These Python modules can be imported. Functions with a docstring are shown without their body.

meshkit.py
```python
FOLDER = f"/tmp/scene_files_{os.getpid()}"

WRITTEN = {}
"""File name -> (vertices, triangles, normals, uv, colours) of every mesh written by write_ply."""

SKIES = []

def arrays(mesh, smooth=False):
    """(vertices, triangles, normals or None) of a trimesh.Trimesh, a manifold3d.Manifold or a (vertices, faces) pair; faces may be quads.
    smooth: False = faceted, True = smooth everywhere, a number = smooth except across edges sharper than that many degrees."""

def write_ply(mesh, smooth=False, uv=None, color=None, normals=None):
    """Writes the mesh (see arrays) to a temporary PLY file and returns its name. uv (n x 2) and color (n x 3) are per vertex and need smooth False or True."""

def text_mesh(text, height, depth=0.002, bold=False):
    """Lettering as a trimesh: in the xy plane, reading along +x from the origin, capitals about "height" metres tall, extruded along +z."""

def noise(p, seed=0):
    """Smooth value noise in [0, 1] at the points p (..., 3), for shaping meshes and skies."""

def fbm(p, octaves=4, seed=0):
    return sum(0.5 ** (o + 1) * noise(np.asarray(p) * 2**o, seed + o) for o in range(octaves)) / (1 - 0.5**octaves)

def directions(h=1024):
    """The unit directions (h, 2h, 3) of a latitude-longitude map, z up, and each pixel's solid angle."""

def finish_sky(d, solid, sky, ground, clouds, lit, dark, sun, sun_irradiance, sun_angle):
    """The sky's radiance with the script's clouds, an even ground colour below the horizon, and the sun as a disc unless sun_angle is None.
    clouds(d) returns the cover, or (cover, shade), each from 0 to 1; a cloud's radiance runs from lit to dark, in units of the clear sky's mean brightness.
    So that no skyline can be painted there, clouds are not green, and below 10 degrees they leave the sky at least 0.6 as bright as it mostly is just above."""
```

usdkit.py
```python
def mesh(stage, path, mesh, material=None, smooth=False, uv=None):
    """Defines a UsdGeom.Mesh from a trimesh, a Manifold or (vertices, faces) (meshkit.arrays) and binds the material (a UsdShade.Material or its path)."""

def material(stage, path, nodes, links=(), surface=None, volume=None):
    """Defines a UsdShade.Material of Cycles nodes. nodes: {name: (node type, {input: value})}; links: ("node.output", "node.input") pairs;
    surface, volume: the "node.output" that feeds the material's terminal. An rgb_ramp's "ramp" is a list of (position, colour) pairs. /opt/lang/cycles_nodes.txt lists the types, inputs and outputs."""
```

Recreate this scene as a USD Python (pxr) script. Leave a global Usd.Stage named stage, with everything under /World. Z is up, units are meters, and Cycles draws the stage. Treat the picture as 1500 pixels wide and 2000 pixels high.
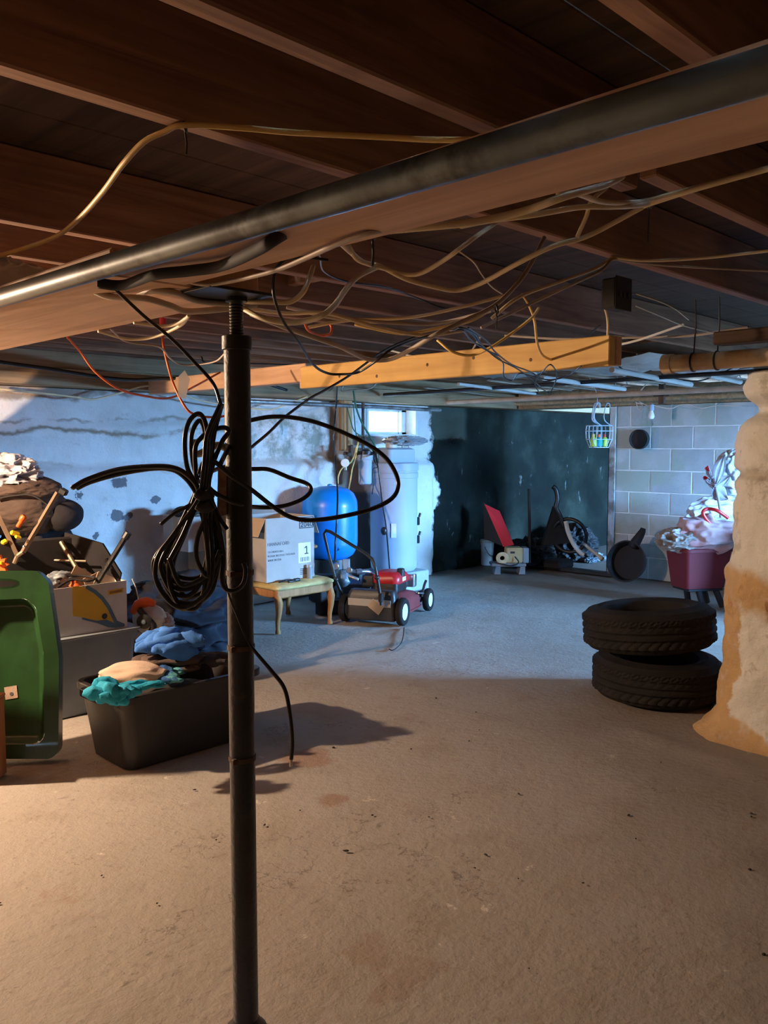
import math, random, numpy as np, trimesh, usdkit, meshkit
from pxr import Usd, UsdGeom, UsdLux, Gf, Sdf, Vt
from shapely.geometry import Polygon, Point, box as sbox
from shapely import affinity

random.seed(7)
RNG = np.random.default_rng(7)
stage = Usd.Stage.CreateInMemory()
UsdGeom.SetStageUpAxis(stage, 'Z')
UsdGeom.SetStageMetersPerUnit(stage, 1.0)
UsdGeom.Xform.Define(stage, '/World')
UsdGeom.Scope.Define(stage, '/World/Looks')

# ------------------------------------------------------------------ camera, light, exposure
# world axes follow the house: x along the joists, y along the girders, z up; the camera looks along (1, 1), a little down
F, EYE, PITCH = 1650.0, 1.25, math.atan(130 / 1650)          # focal length in pixels of the 1500 x 2000 frame
BULB_POWER, BULB_COLOR = 108.0, (1.0, 0.70, 0.47)
DAY_RADIANCE, DAY_COLOR = 720.0, (0.19, 0.49, 1.0)
SKY = (6.0, 9.0, 12.0)
cam = UsdGeom.Camera.Define(stage, '/World/camera')
cam.CreateHorizontalApertureAttr(36.0)
cam.CreateVerticalApertureAttr(48.0)
cam.CreateFocalLengthAttr(36.0 * F / 1500)
cam.CreateExposureAttr(0.0)
cam.CreateClippingRangeAttr(Gf.Vec2f(0.02, 200))
fw = np.array([math.cos(PITCH) * .5 ** .5, math.cos(PITCH) * .5 ** .5, -math.sin(PITCH)])
rt = np.array([.5 ** .5, -.5 ** .5, 0.0])
up = np.cross(rt, fw)
m = Gf.Matrix4d(1)
for i, ax in enumerate((rt, up, -fw)):
    m.SetRow(i, Gf.Vec4d(*ax, 0))
m.SetRow(3, Gf.Vec4d(0, 0, EYE, 1))
cam.AddTransformOp().Set(m)

BULB = np.array([0.31, 3.82, 1.46])
lt = UsdLux.SphereLight.Define(stage, '/World/bulb_light')
lt.CreateRadiusAttr(0.03)
lt.CreateNormalizeAttr(True)
lt.CreateIntensityAttr(BULB_POWER)
lt.CreateColorAttr(Gf.Vec3f(*BULB_COLOR))
lt.AddTranslateOp().Set(Gf.Vec3d(*map(float, BULB)))
dl = UsdLux.RectLight.Define(stage, '/World/daylight')        # daylight through the window of the right-hand wall
dl.CreateWidthAttr(4.2)
dl.CreateHeightAttr(0.80)
dl.CreateIntensityAttr(DAY_RADIANCE)
dl.CreateColorAttr(Gf.Vec3f(*DAY_COLOR))
dl.AddTranslateOp().Set(Gf.Vec3d(6.7, -2.35, 1.46))
dl.AddRotateXOp().Set(90.0)
dome = UsdLux.DomeLight.Define(stage, '/World/sky')
dome.CreateIntensityAttr(1.0)
dome.CreateColorAttr(Gf.Vec3f(*SKY))


# ------------------------------------------------------------------ helpers: points
def ray(px, py):
    x, y = (px - 750) / F, (1000 - py) / F
    f, u = math.cos(PITCH) + math.sin(PITCH) * y, -math.sin(PITCH) + math.cos(PITCH) * y
    return np.array([(f + x) * .5 ** .5, (f - x) * .5 ** .5, u])


E0 = np.array([0, 0, EYE])
def pz(px, py, z): r = ray(px, py); return E0 + r * (z - EYE) / r[2]
def pY(px, py, c): r = ray(px, py); return E0 + r * c / r[1]
def pX(px, py, c): r = ray(px, py); return E0 + r * c / r[0]
def pD(px, py, d): r = ray(px, py); return E0 + r * d / ((r[0] + r[1]) * .5 ** .5)


# ------------------------------------------------------------------ helpers: materials
class R(str):
    pass


class G:
    """A node graph under construction."""
    def __init__(s): s.nodes, s.links = {}, []
    def n(s, kind, out, **inp):
        name = f'n{len(s.nodes)}'
        vals = {}
        for k, v in inp.items():
            if isinstance(v, R): s.links.append((str(v), f'{name}.{k}'))
            else: vals[k] = v
        s.nodes[name] = (kind, vals)
        return R(f'{name}.{out}')
    def pos(s):
        if not hasattr(s, '_p'): s._p = s.n('geometry', 'position')
        return s._p
    def xyz(s):
        if not hasattr(s, '_x'):
            q = s.n('separate_xyz', 'x', vector=s.pos())
            b = q.split('.')[0]
            s._x = (R(b + '.x'), R(b + '.y'), R(b + '.z'))
        return s._x
    def map(s, scale=(1, 1, 1), rot=(0, 0, 0), loc=(0, 0, 0), v=None):
        return s.n('mapping', 'vector', vector=v or s.pos(), scale=scale, rotation=rot, location=loc)
    def noise(s, scale, detail=4, rough=.55, v=None, dist=0.0):
        return s.n('noise_texture', 'fac', vector=v or s.pos(), scale=scale, detail=detail, roughness=rough, distortion=dist)
    def math(s, op, a, b=0.0, c=0.0, clamp=False):
        return s.n('math', 'value', math_type=op, value1=a, value2=b, value3=c, use_clamp=clamp)
    def mul(s, a, b): return s.math('multiply', a, b)
    def add(s, a, b): return s.math('add', a, b)
    def rng(s, v, a, b, c=0.0, d=1.0, kind='smoothstep'):
        return s.n('map_range', 'result', range_type=kind, value=v, from_min=a, from_max=b, to_min=c, to_max=d, clamp=True)
    def bandp(s, v, lo, hi, soft):
        return s.mul(s.rng(v, lo - soft, lo + soft), s.rng(v, hi - soft, hi + soft, 1.0, 0.0))
    def mix(s, f, a, b, t='mix'): return s.n('mix', 'color', mix_type=t, fac=f, color1=a, color2=b)
    def ramp(s, f, *st): return s.n('rgb_ramp', 'color', fac=f, ramp=list(st))
    def bump(s, h, strength=.4, dist=.01): return s.n('bump', 'normal', height=h, strength=strength, distance=dist)
    def bsdf(s, **k): return s.n('principled_bsdf', 'BSDF', **k)
    def done(s, name, out): return usdkit.material(stage, '/World/Looks/' + name, s.nodes, s.links, surface=str(out))


def basic(name, col, rough=.6, metal=0.0, var=.18, vs=9.0, col2=None, thr=(.45, .62), bump=0.0, bs=60.0, spec=.5, **kw):
    """A plain material whose colour drifts a little; col2: patches of another colour (dust, rust, wear)."""
    g = G()
    a = np.array(col)
    c = g.ramp(g.noise(vs, 5), (.25, tuple(a * (1 - var))), (.75, tuple(np.minimum(a * (1 + var), 1))))
    if col2 is not None: c = g.mix(g.rng(g.noise(vs * .6, 6, .65), *thr), c, tuple(col2))
    k = dict(base_color=c, roughness=rough, metallic=metal, specular_ior_level=spec, **kw)
    if bump: k['normal'] = g.bump(g.noise(bs, 4), bump, .006)
    return g.done(name, g.bsdf(**k))


def wood(name, light, dark, axis='x', rough=.75, scale=1.0, stain=None):
    g = G()
    sc = {'x': (1.5, 30, 30), 'y': (30, 1.5, 30), 'z': (30, 30, 1.5)}[axis]
    v = g.map(tuple(q * scale for q in sc))
    f = g.noise(1.0, 6, .6, v, .8)
    c = g.ramp(f, (.3, dark), (.5, tuple((np.array(light) + dark) / 2)), (.7, light))
    c = g.mix(g.rng(g.noise(2.2, 4), .45, .7, 0, .45), c, tuple(np.array(dark) * .7))
    if stain: c = g.mix(g.rng(g.noise(3.0, 5, .6), .56, .66), c, stain)
    return g.done(name, g.bsdf(base_color=c, roughness=rough, specular_ior_level=.25, normal=g.bump(f, .25, .004)))


# ------------------------------------------------------------------ helpers: objects
USED = {}
def numbered(base):
    n = USED.get(base, 0)
    USED[base] = n + 1
    return base if n == 0 else f'{base}_{n:03d}'


def tag(prim, label=None, cat=None, group=None, kind=None):
    for k, v in (('label', label), ('category', cat), ('group', group), ('kind', kind)):
        if v: prim.SetCustomDataByKey(k, v)
    return prim


class T:
    """A thing: an Xform at its base; parts are given in its local frame, or in the world's with world=True."""
    def __init__(s, name, label=None, cat=None, loc=(0, 0, 0), rz=0.0, group=None, kind=None, parent=None):
        s.path = (parent.path if parent else '/World') + '/' + numbered((parent.path + '/' if parent else '') + name).split('/')[-1]
        x = UsdGeom.Xform.Define(stage, s.path)
        s.M = np.eye(4)
        c, q = math.cos(rz), math.sin(rz)
        s.M[:2, :2] = [[c, -q], [q, c]]
        s.M[:3, 3] = loc
        x.AddTranslateOp().Set(Gf.Vec3d(*map(float, loc)))
        if rz: x.AddRotateZOp().Set(math.degrees(rz))
        if parent: s.M = parent.M @ s.M
        s.prim = tag(x.GetPrim(), label, cat, group, kind)
    def add(s, name, mesh, mat, smooth=35, world=False, label=None, kind=None, under=None):
        """A part, or with under=(the path that add returned) a sub-part."""
        base = under or s.path
        path = base + '/' + numbered(base + '/' + name).split('/')[-1]
        v, f = vf(mesh)
        if world:
            I = np.linalg.inv(s.M)
            v = v @ I[:3, :3].T + I[:3, 3]
        p = usdkit.mesh(stage, path, trimesh.Trimesh(v, f, process=False), mat, smooth).GetPrim()
        tag(p, label, None, None, kind)
        return path


def solo(name, mesh, mat, label, cat, smooth=35, group=None, kind=None):
    """A thing, or a piece of the setting, that is one mesh."""
    v, f = vf(mesh)
    path = '/World/' + numbered(name)
    c = v.mean(0)
    if kind == 'structure': c = np.zeros(3)
    else: c[2] = v[:, 2].min()
    p = usdkit.mesh(stage, path, trimesh.Trimesh(v - c, f, process=False), mat, smooth)
    p.AddTranslateOp().Set(Gf.Vec3d(*map(float, c)))
    return tag(p.GetPrim(), label, cat, group, kind)


# ------------------------------------------------------------------ helpers: shapes
def vf(m):
    if isinstance(m, (tuple, list)) and not isinstance(m[0], trimesh.Trimesh): 
        f = np.asarray(m[1], int)
        if f.shape[1] == 4: f = np.vstack([f[:, [0, 1, 2]], f[:, [0, 2, 3]]])
        return np.asarray(m[0], float), f
    if isinstance(m, list): m = trimesh.util.concatenate(m)
    return np.array(m.vertices, float), np.array(m.faces)


def cat(*ms):
    V, Fc, k = [], [], 0
    for q in ms:
        v, f = vf(q)
        V.append(v); Fc.append(f + k); k += len(v)
    return trimesh.Trimesh(np.vstack(V), np.vstack(Fc), process=False)


def bx(x0, x1, y0, y1, z0, z1, b=.003):
    """A box with chamfered edges."""
    lo, hi = np.array([x0, y0, z0], float), np.array([x1, y1, z1], float)
    b = min(b, .45 * (hi - lo).min())
    pts = []
    for c in np.ndindex(2, 2, 2):
        for k in range(3):
            d = np.full(3, b); d[k] = 0
            pts.append([hi[j] - d[j] if c[j] else lo[j] + d[j] for j in range(3)])
    return trimesh.convex.convex_hull(np.array(pts))


def cb(sx, sy, sz, b=.003, at=(0, 0, 0)):
    """The same, centred in x and y, standing on at."""
    return bx(at[0] - sx / 2, at[0] + sx / 2, at[1] - sy / 2, at[1] + sy / 2, at[2], at[2] + sz, b)


def rot(m, ax, deg, about=(0, 0, 0)):
    v, f = vf(m)
    M = trimesh.transformations.rotation_matrix(math.radians(deg), ax, about)
    return trimesh.Trimesh(v @ M[:3, :3].T + M[:3, 3], f, process=False)


def mv(m, d):
    v, f = vf(m)
    return trimesh.Trimesh(v + np.asarray(d, float), f, process=False)


def curve(pts, n=8, closed=False):
    """Catmull-Rom through the points."""
    p = np.asarray(pts, float)
    if closed: p = np.vstack([p[-1], p, p[0], p[1]])
    else: p = np.vstack([2 * p[0] - p[1], p, 2 * p[-1] - p[-2]])
    t = np.linspace(0, 1, n, endpoint=False)[:, None]
    out = []
    for i in range(1, len(p) - 2):
        a, b, c, d = p[i - 1:i + 3]
        out.append(.5 * (2 * b + (c - a) * t + (2 * a - 5 * b + 4 * c - d) * t ** 2 + (3 * b - a - 3 * c + d) * t ** 3))
    if not closed: out.append(p[-2][None])
    return np.vstack(out)


def tube(pts, r, k=8, closed=False, smooth=0, flat=1.0):
    """A round (or flattened) bar along the points; smooth: Catmull-Rom steps per span."""
    p = curve(pts, smooth, closed) if smooth else np.asarray(pts, float)
    if smooth and np.ndim(r) == 1 and len(r) == len(pts): r = np.interp(np.linspace(0, 1, len(p)), np.linspace(0, 1, len(r)), r)
    n = len(p)
    t = np.roll(p, -1, 0) - np.roll(p, 1, 0) if closed else np.gradient(p, axis=0)
    t = t / np.maximum(np.linalg.norm(t, axis=1, keepdims=True), 1e-9)
    a = np.array([0, 0, 1.0]) if abs(t[0][2]) < .9 else np.array([1.0, 0, 0])
    u = np.cross(t[0], a); u /= np.linalg.norm(u)
    U = []
    for i in range(n):
        u = u - t[i] * (u @ t[i]); u /= max(np.linalg.norm(u), 1e-9); U.append(u)
    U = np.array(U); W = np.cross(t, U)
    rr = np.broadcast_to(np.asarray(r, float), n)[:, None, None]
    th = np.linspace(0, 2 * np.pi, k, endpoint=False)
    v = (p[:, None] + rr * (np.cos(th)[None, :, None] * U[:, None] + flat * np.sin(th)[None, :, None] * W[:, None])).reshape(-1, 3)
    f = []
    for i in range(n if closed else n - 1):
        a, b = i * k, ((i + 1) % n) * k
        for j in range(k):
            q = (j + 1) % k
            f += [[a + j, a + q, b + q], [a + j, b + q, b + j]]
    if not closed:
        v = np.vstack([v, p[0], p[-1]])
        for j in range(k):
            q = (j + 1) % k
            f += [[n * k, q, j], [n * k + 1, (n - 1) * k + j, (n - 1) * k + q]]
    f = np.array(f)[:, ::-1]
    return trimesh.Trimesh(v, f, process=False)


def lathe(prof, n=32, c=(0, 0, 0)):
    """prof: (r, z) from bottom to top, closed on the axis where r is 0."""
    p = np.array(prof, float)
    th = np.linspace(0, 2 * np.pi, n, endpoint=False)
    v = np.stack([p[:, 0][:, None] * np.cos(th), p[:, 0][:, None] * np.sin(th), np.repeat(p[:, 1][:, None], n, 1)], -1).reshape(-1, 3)
    f = []
    for i in range(len(p) - 1):
        for j in range(n):
            q = (j + 1) % n
            f += [[i * n + j, i * n + q, (i + 1) * n + q], [i * n + j, (i + 1) * n + q, (i + 1) * n + j]]
    return mv(trimesh.Trimesh(v, np.array(f), process=False), c)


def cyl(a, b, r, k=16, r2=None):
    return tube([a, b], [r, r2 if r2 is not None else r], k)


def blob(c, rad, seed=0, amp=.25, freq=2.0, sub=4, ridge=False, rz=0.0, flatz=None, box=1.0, stretch=(1, 1, 1), oc=5):
    """A lumpy or creased body; flatz: nothing goes below this height; box < 1 squares it off."""
    s = trimesh.creation.icosphere(sub, 1.0)
    v = np.array(s.vertices)
    d = v.copy()
    if box < 1: v = np.sign(v) * np.abs(v) ** box; v /= np.abs(v).max(0)
    q = d * freq * np.asarray(stretch) + seed * 7.3
    h = meshkit.fbm(q, oc, seed)
    if ridge: h = 1 - 2 * np.abs(h - .5) * 2.2
    v = v * (1 + amp * (h - .5) * 2)[:, None] * np.asarray(rad)
    c_, s_ = math.cos(rz), math.sin(rz)
    v[:, :2] = v[:, :2] @ np.array([[c_, s_], [-s_, c_]])
    v += np.asarray(c, float)
    if flatz is not None: v[:, 2] = np.maximum(v[:, 2], flatz + .004 * (v[:, 2] - flatz))
    return trimesh.Trimesh(v, s.faces, process=False)


def sheet(fn, nu, nv, thick=.004):
    """A thin cloth or panel: fn(u, v) gives points for u, v in 0..1; it gets a back side and edges."""
    u, v = np.meshgrid(np.linspace(0, 1, nu), np.linspace(0, 1, nv), indexing='ij')
    p = fn(u, v)
    du, dv = np.gradient(p, axis=0), np.gradient(p, axis=1)
    nrm = np.cross(du, dv); nrm /= np.maximum(np.linalg.norm(nrm, axis=-1, keepdims=True), 1e-9)
    top, bot = p.reshape(-1, 3), (p - nrm * thick).reshape(-1, 3)
    idx = np.arange(nu * nv).reshape(nu, nv)
    a, b, c, d = idx[:-1, :-1].ravel(), idx[1:, :-1].ravel(), idx[1:, 1:].ravel(), idx[:-1, 1:].ravel()
    f = np.vstack([np.stack([a, b, c], 1), np.stack([a, c, d], 1)])
    o = nu * nv
    fs = [f, f[:, ::-1] + o]
    for e in (idx[0, ::-1], idx[-1], idx[:, 0], idx[::-1, -1]):
        e0, e1 = e[:-1], e[1:]
        fs += [np.stack([e0, e0 + o, e1 + o], 1), np.stack([e0, e1 + o, e1], 1)]
    return trimesh.Trimesh(np.vstack([top, bot]), np.vstack(fs), process=False)


def poly(pts, h, z0=0.0):
    g = pts if not isinstance(pts, (list, tuple, np.ndarray)) else Polygon(pts)
    m = trimesh.creation.extrude_polygon(g, h, engine='earcut')
    return mv(m, (0, 0, z0))


def onto(m, o, ux, uy):
    """Takes a flat mesh in xy (z its thickness) to the plane at o with axes ux, uy."""
    v, f = vf(m)
    ux, uy = np.asarray(ux, float), np.asarray(uy, float)
    uz = np.cross(ux, uy)
    return trimesh.Trimesh(np.asarray(o, float) + v[:, :1] * ux + v[:, 1:2] * uy + v[:, 2:] * uz, f, process=False)


def ring(c, R_, r, ax=(0, 0, 1), n=32, k=8):
    ax = np.asarray(ax, float); ax /= np.linalg.norm(ax)
    a = np.cross(ax, [0, 0, 1.0] if abs(ax[2]) < .9 else [1.0, 0, 0]); a /= np.linalg.norm(a)
    b = np.cross(ax, a)
    th = np.linspace(0, 2 * np.pi, n, endpoint=False)
    return tube(np.asarray(c) + R_ * (np.cos(th)[:, None] * a + np.sin(th)[:, None] * b), r, k, True)

# ------------------------------------------------------------------ materials of the setting
def floor_material():
    g = G()
    x, y, z = g.xyz()
    big, mid, fine = g.noise(.9, 5, .6), g.noise(4.5, 6, .62), g.noise(38, 5, .6)
    c = g.ramp(big, (.3, (.34, .30, .25)), (.5, (.375, .335, .285)), (.7, (.41, .37, .325)))
    c = g.mix(g.rng(mid, .50, .70, 0, .34), c, (.25, .205, .165))
    c = g.mix(g.rng(g.noise(2.1, 6, .7, g.map(loc=(4.2, 1.7, 0))), .60, .66, 0, .32), c, (.26, .145, .08))
    c = g.mix(g.rng(g.noise(7.0, 5, .7, g.map(loc=(9.2, 3.7, 0))), .655, .70, 0, .8), c, (.60, .56, .49))
    c = g.mix(g.rng(fine, .60, .72, 0, .4), c, (.16, .125, .095))
    # rust-brown damp patches by the hanging cable, dirt on the raised strip by the partition
    for px, py, s in ((600, 1478, .17), (648, 1562, .12)):
        p = pz(px, py, 0)
        d = g.n('vector_math', 'value', math_type='distance', vector1=g.pos(), vector2=tuple(p))
        c = g.mix(g.rng(g.add(d, g.mul(g.noise(9, 4), .16)), s * .9, s * 1.25, .6, 0), c, (.27, .14, .08))
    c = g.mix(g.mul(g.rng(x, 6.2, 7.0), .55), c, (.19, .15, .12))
    c = g.mix(g.mul(g.rng(g.add(g.add(x, g.mul(y, -.8)), g.mul(g.add(g.noise(1.4, 5, .6), -.5), 1.6)), .9, 2.6), .55), c, (.17, .125, .10))  # stained dirt towards the chimney, deepened in the colour for light falloff
    crack = g.math('absolute', g.add(g.noise(.9, 7, .62, g.map(loc=(2.3, 8.1, 0))), -.5))
    c = g.mix(g.mul(g.rng(crack, .0, .0028, .7, 0), g.rng(g.noise(1.1, 3, .5, g.map(loc=(7, 3, 0))), .50, .58)), c, (.15, .12, .10))
    pit = g.mul(g.rng(g.noise(15, 7, .75, g.map((1, 1.6, 1), (0, 0, .6))), .59, .70), g.rng(g.noise(1.7, 4, .6, g.map(loc=(5, 2, 0))), .46, .60))
    c = g.mix(g.mul(pit, .35), c, (.20, .16, .125))
    h = g.add(g.add(g.mul(mid, .7), g.mul(pit, -.35)), g.add(g.mul(fine, .45), g.mul(g.noise(130, 3), .14)))
    return g.done('concrete_floor', g.bsdf(base_color=c, roughness=g.rng(mid, .3, .7, .62, .85), specular_ior_level=.35, normal=g.bump(h, .6, .014)))


def left_wall_material():
    g = G()
    x, y, z = g.xyz()
    wob = g.noise(1.6, 6, .6)
    fine = g.noise(14, 6, .65)
    c = g.ramp(g.noise(2.4, 6, .6), (.3, (.60, .60, .57)), (.6, (.76, .75, .72)))
    c = g.mix(g.rng(fine, .60, .72, 0, .35), c, (.42, .36, .29))
    zz = g.add(z, g.mul(g.add(wob, -.5), .34))
    for lo, hi, s, amt, col in ((1.315, 1.345, .014, .9, (.27, .20, .13)), (1.40, 1.418, .01, .7, (.30, .21, .14)), (1.565, 1.70, .02, .8, (.26, .19, .13)), (1.09, 1.11, .01, .35, (.40, .32, .22))):
        f = g.mul(g.bandp(zz, lo, hi, s), g.rng(g.noise(2.6, 5, .6, g.map((1, 1, 3))), .40, .52, 0, amt))
        c = g.mix(g.mul(f, g.rng(x, 3.75, 4.2, 1, 0)), c, col)
    # damp greenish grey patch left of the window
    f = g.mul(g.bandp(x, 3.95, 4.82, .12), g.bandp(z, 1.13, 1.52, .05))
    c = g.mix(g.mul(f, g.rng(g.noise(5.5, 6, .7), .40, .60, 0, .85)), c, (.24, .26, .20))
    # brown damp streaks that run down from the joists
    for x0, w, z0, amt in ((4.88, .055, 1.0, .9), (5.02, .16, -.1, .93)):
        xx = g.add(x, g.mul(g.add(g.noise(3.2, 5, .6), -.5), .30))
        top = 1.7 if x0 < 5 else 1.12
        f = g.mul(g.bandp(g.add(xx, g.mul(z, .14)), x0 + .13 - w, x0 + .13 + w, .03), g.bandp(z, z0, top, .06))
        c = g.mix(g.mul(f, amt), c, (.155, .115, .085))
    # places where the whitewash has come off
    for px, py, s in ((57, 905, .035), (232, 943, .05), (152, 968, .030), (224, 1007, .052), (246, 1008, .035), (301, 977, .038), (182, 1045, .018), (120, 978, .02)):
        p = pY(px, py, 5.43)
        d = g.n('vector_math', 'value', math_type='distance', vector1=g.n('combine_xyz', 'vector', x=g.mul(x, .8), y=0.0, z=z), vector2=(p[0] * .8, 0, p[2]))
        c = g.mix(g.rng(g.add(d, g.mul(g.add(g.noise(18, 5, .65), -.5), .10)), s * .75, s * .95, .9, 0), c, (.13, .125, .135))
    # past the softener the wall is bare, dark, mouldy concrete
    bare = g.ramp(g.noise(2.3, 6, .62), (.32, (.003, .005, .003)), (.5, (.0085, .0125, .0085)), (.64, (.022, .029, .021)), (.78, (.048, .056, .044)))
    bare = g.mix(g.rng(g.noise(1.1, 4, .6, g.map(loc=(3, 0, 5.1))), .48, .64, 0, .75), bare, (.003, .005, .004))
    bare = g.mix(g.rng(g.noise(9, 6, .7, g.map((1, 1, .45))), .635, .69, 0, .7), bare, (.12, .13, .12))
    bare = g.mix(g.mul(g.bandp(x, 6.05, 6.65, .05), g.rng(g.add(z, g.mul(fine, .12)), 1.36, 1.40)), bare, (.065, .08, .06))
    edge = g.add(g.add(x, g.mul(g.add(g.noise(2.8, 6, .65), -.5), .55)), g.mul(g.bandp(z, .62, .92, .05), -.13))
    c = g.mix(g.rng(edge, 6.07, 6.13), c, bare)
    h = g.add(g.mul(wob, .6), g.add(g.mul(fine, .4), g.mul(g.noise(60, 4), .12)))
    return g.done('whitewashed_stone', g.bsdf(base_color=c, roughness=.85, specular_ior_level=.2, normal=g.bump(h, .8, .03)))


def chimney_material():
    g = G()
    x, y, z = g.xyz()
    n1, n2 = g.noise(3.0, 6, .6), g.noise(11, 6, .65)
    c = g.ramp(n1, (.3, (.60, .57, .50)), (.65, (.74, .71, .64)))
    c = g.mix(g.rng(g.noise(6, 6, .7), .56, .66, 0, .6), c, (.33, .29, .23))
    zz = g.add(z, g.mul(g.add(n1, -.5), .22))
    yy = g.add(g.add(y, g.mul(z, .05)), g.mul(g.add(g.noise(5.0, 6, .65, g.map(loc=(1, 4, 2))), -.5), .26))
    rust = g.mix(n2, (.36, .17, .05), (.60, .40, .17))
    band = g.bandp(zz, .53, .70, .03)
    side = g.mul(g.rng(yy, 1.455, 1.475), g.rng(zz, .66, .70, 1, 0))
    foot = g.rng(g.add(zz, g.mul(g.add(y, -1.3), -.25)), .02, .045, 1, 0)
    f = g.math('maximum', g.math('maximum', band, side), foot)
    c = g.mix(g.mul(f, g.rng(n2, .25, .5, .45, .92)), c, rust)
    c = g.mix(g.mul(band, g.rng(g.noise(7, 6, .7, g.map((1, 1, .5))), .52, .60, 0, .8)), c, (.25, .12, .045))
    c = g.mix(g.mul(g.bandp(zz, 1.10, 1.14, .012), .45), c, (.30, .24, .18))
    h = g.add(g.mul(n1, .5), g.add(g.mul(n2, .4), g.mul(g.noise(45, 4), .15)))
    return g.done('painted_chimney', g.bsdf(base_color=c, roughness=.8, specular_ior_level=.25, normal=g.bump(h, .9, .03)))


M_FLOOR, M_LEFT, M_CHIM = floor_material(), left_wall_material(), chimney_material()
M_PLASTER = basic('rough_foundation', (.15, .13, .11), .9, var=.3, vs=3, bump=.6, bs=20)
M_MORTAR = basic('mortar', (.74, .76, .74), .9, var=.15, vs=5, bump=.4)
M_BLOCK = [basic(f'concrete_block_{k}', c, .88, var=.16, vs=4.5, bump=.5, bs=90, col2=c2) for k, (c, c2) in enumerate((((.46, .50, .50), (.40, .46, .40)), ((.41, .45, .46), (.36, .42, .36)), ((.50, .53, .53), (.43, .47, .44))))]
M_JOIST = [wood(f'joist_wood_{k}', l, d, 'x') for k, (l, d) in enumerate((((.42, .225, .125), (.18, .09, .056)), ((.36, .195, .11), (.14, .072, .046)), ((.47, .255, .145), (.21, .108, .066))))]
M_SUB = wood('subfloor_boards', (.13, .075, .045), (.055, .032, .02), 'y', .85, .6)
M_BEAM = wood('old_girder_wood', (.70, .44, .27), (.48, .28, .16), 'y', .7, .7)
M_NEWBEAM = wood('new_girder_wood', (.72, .46, .16), (.52, .30, .09), 'y', .6, .6)
M_DARKWOOD = wood('sooty_wood', (.07, .04, .026), (.03, .018, .012), 'y', .8)
M_SILL = wood('sill_wood', (.50, .35, .20), (.26, .17, .09), 'x', .75)
M_STEEL = basic('galvanised', (.45, .46, .46), .42, .75, .25, 7, (.20, .18, .16))
M_BLACKIRON = basic('black_iron', (.030, .028, .027), .42, .35, .4, 14, (.07, .05, .04), (.56, .68), bump=.25, bs=55)
M_POST = basic('worn_post_paint', (.026, .025, .027), .5, .0, .4, 14, (.06, .045, .035), (.60, .70), bump=.35, bs=70, spec=.4, sheen_weight=.55, sheen_roughness=.35)
M_PIPE = basic('grimy_pipe', (.11, .125, .12), .36, .55, .45, 9, (.03, .028, .026), (.48, .62))
M_RUST = basic('rust_brown', (.10, .06, .04), .75, .25, .4, 12)
M_BLACK = basic('black_plastic', (.018, .018, .019), .38, 0, .2, 8)
M_SOOT = basic('soot_black', (.008, .008, .010), .7)
M_GRIME = basic('dark_grime', (.022, .019, .018), .8, 0, .3, 8)

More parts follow.
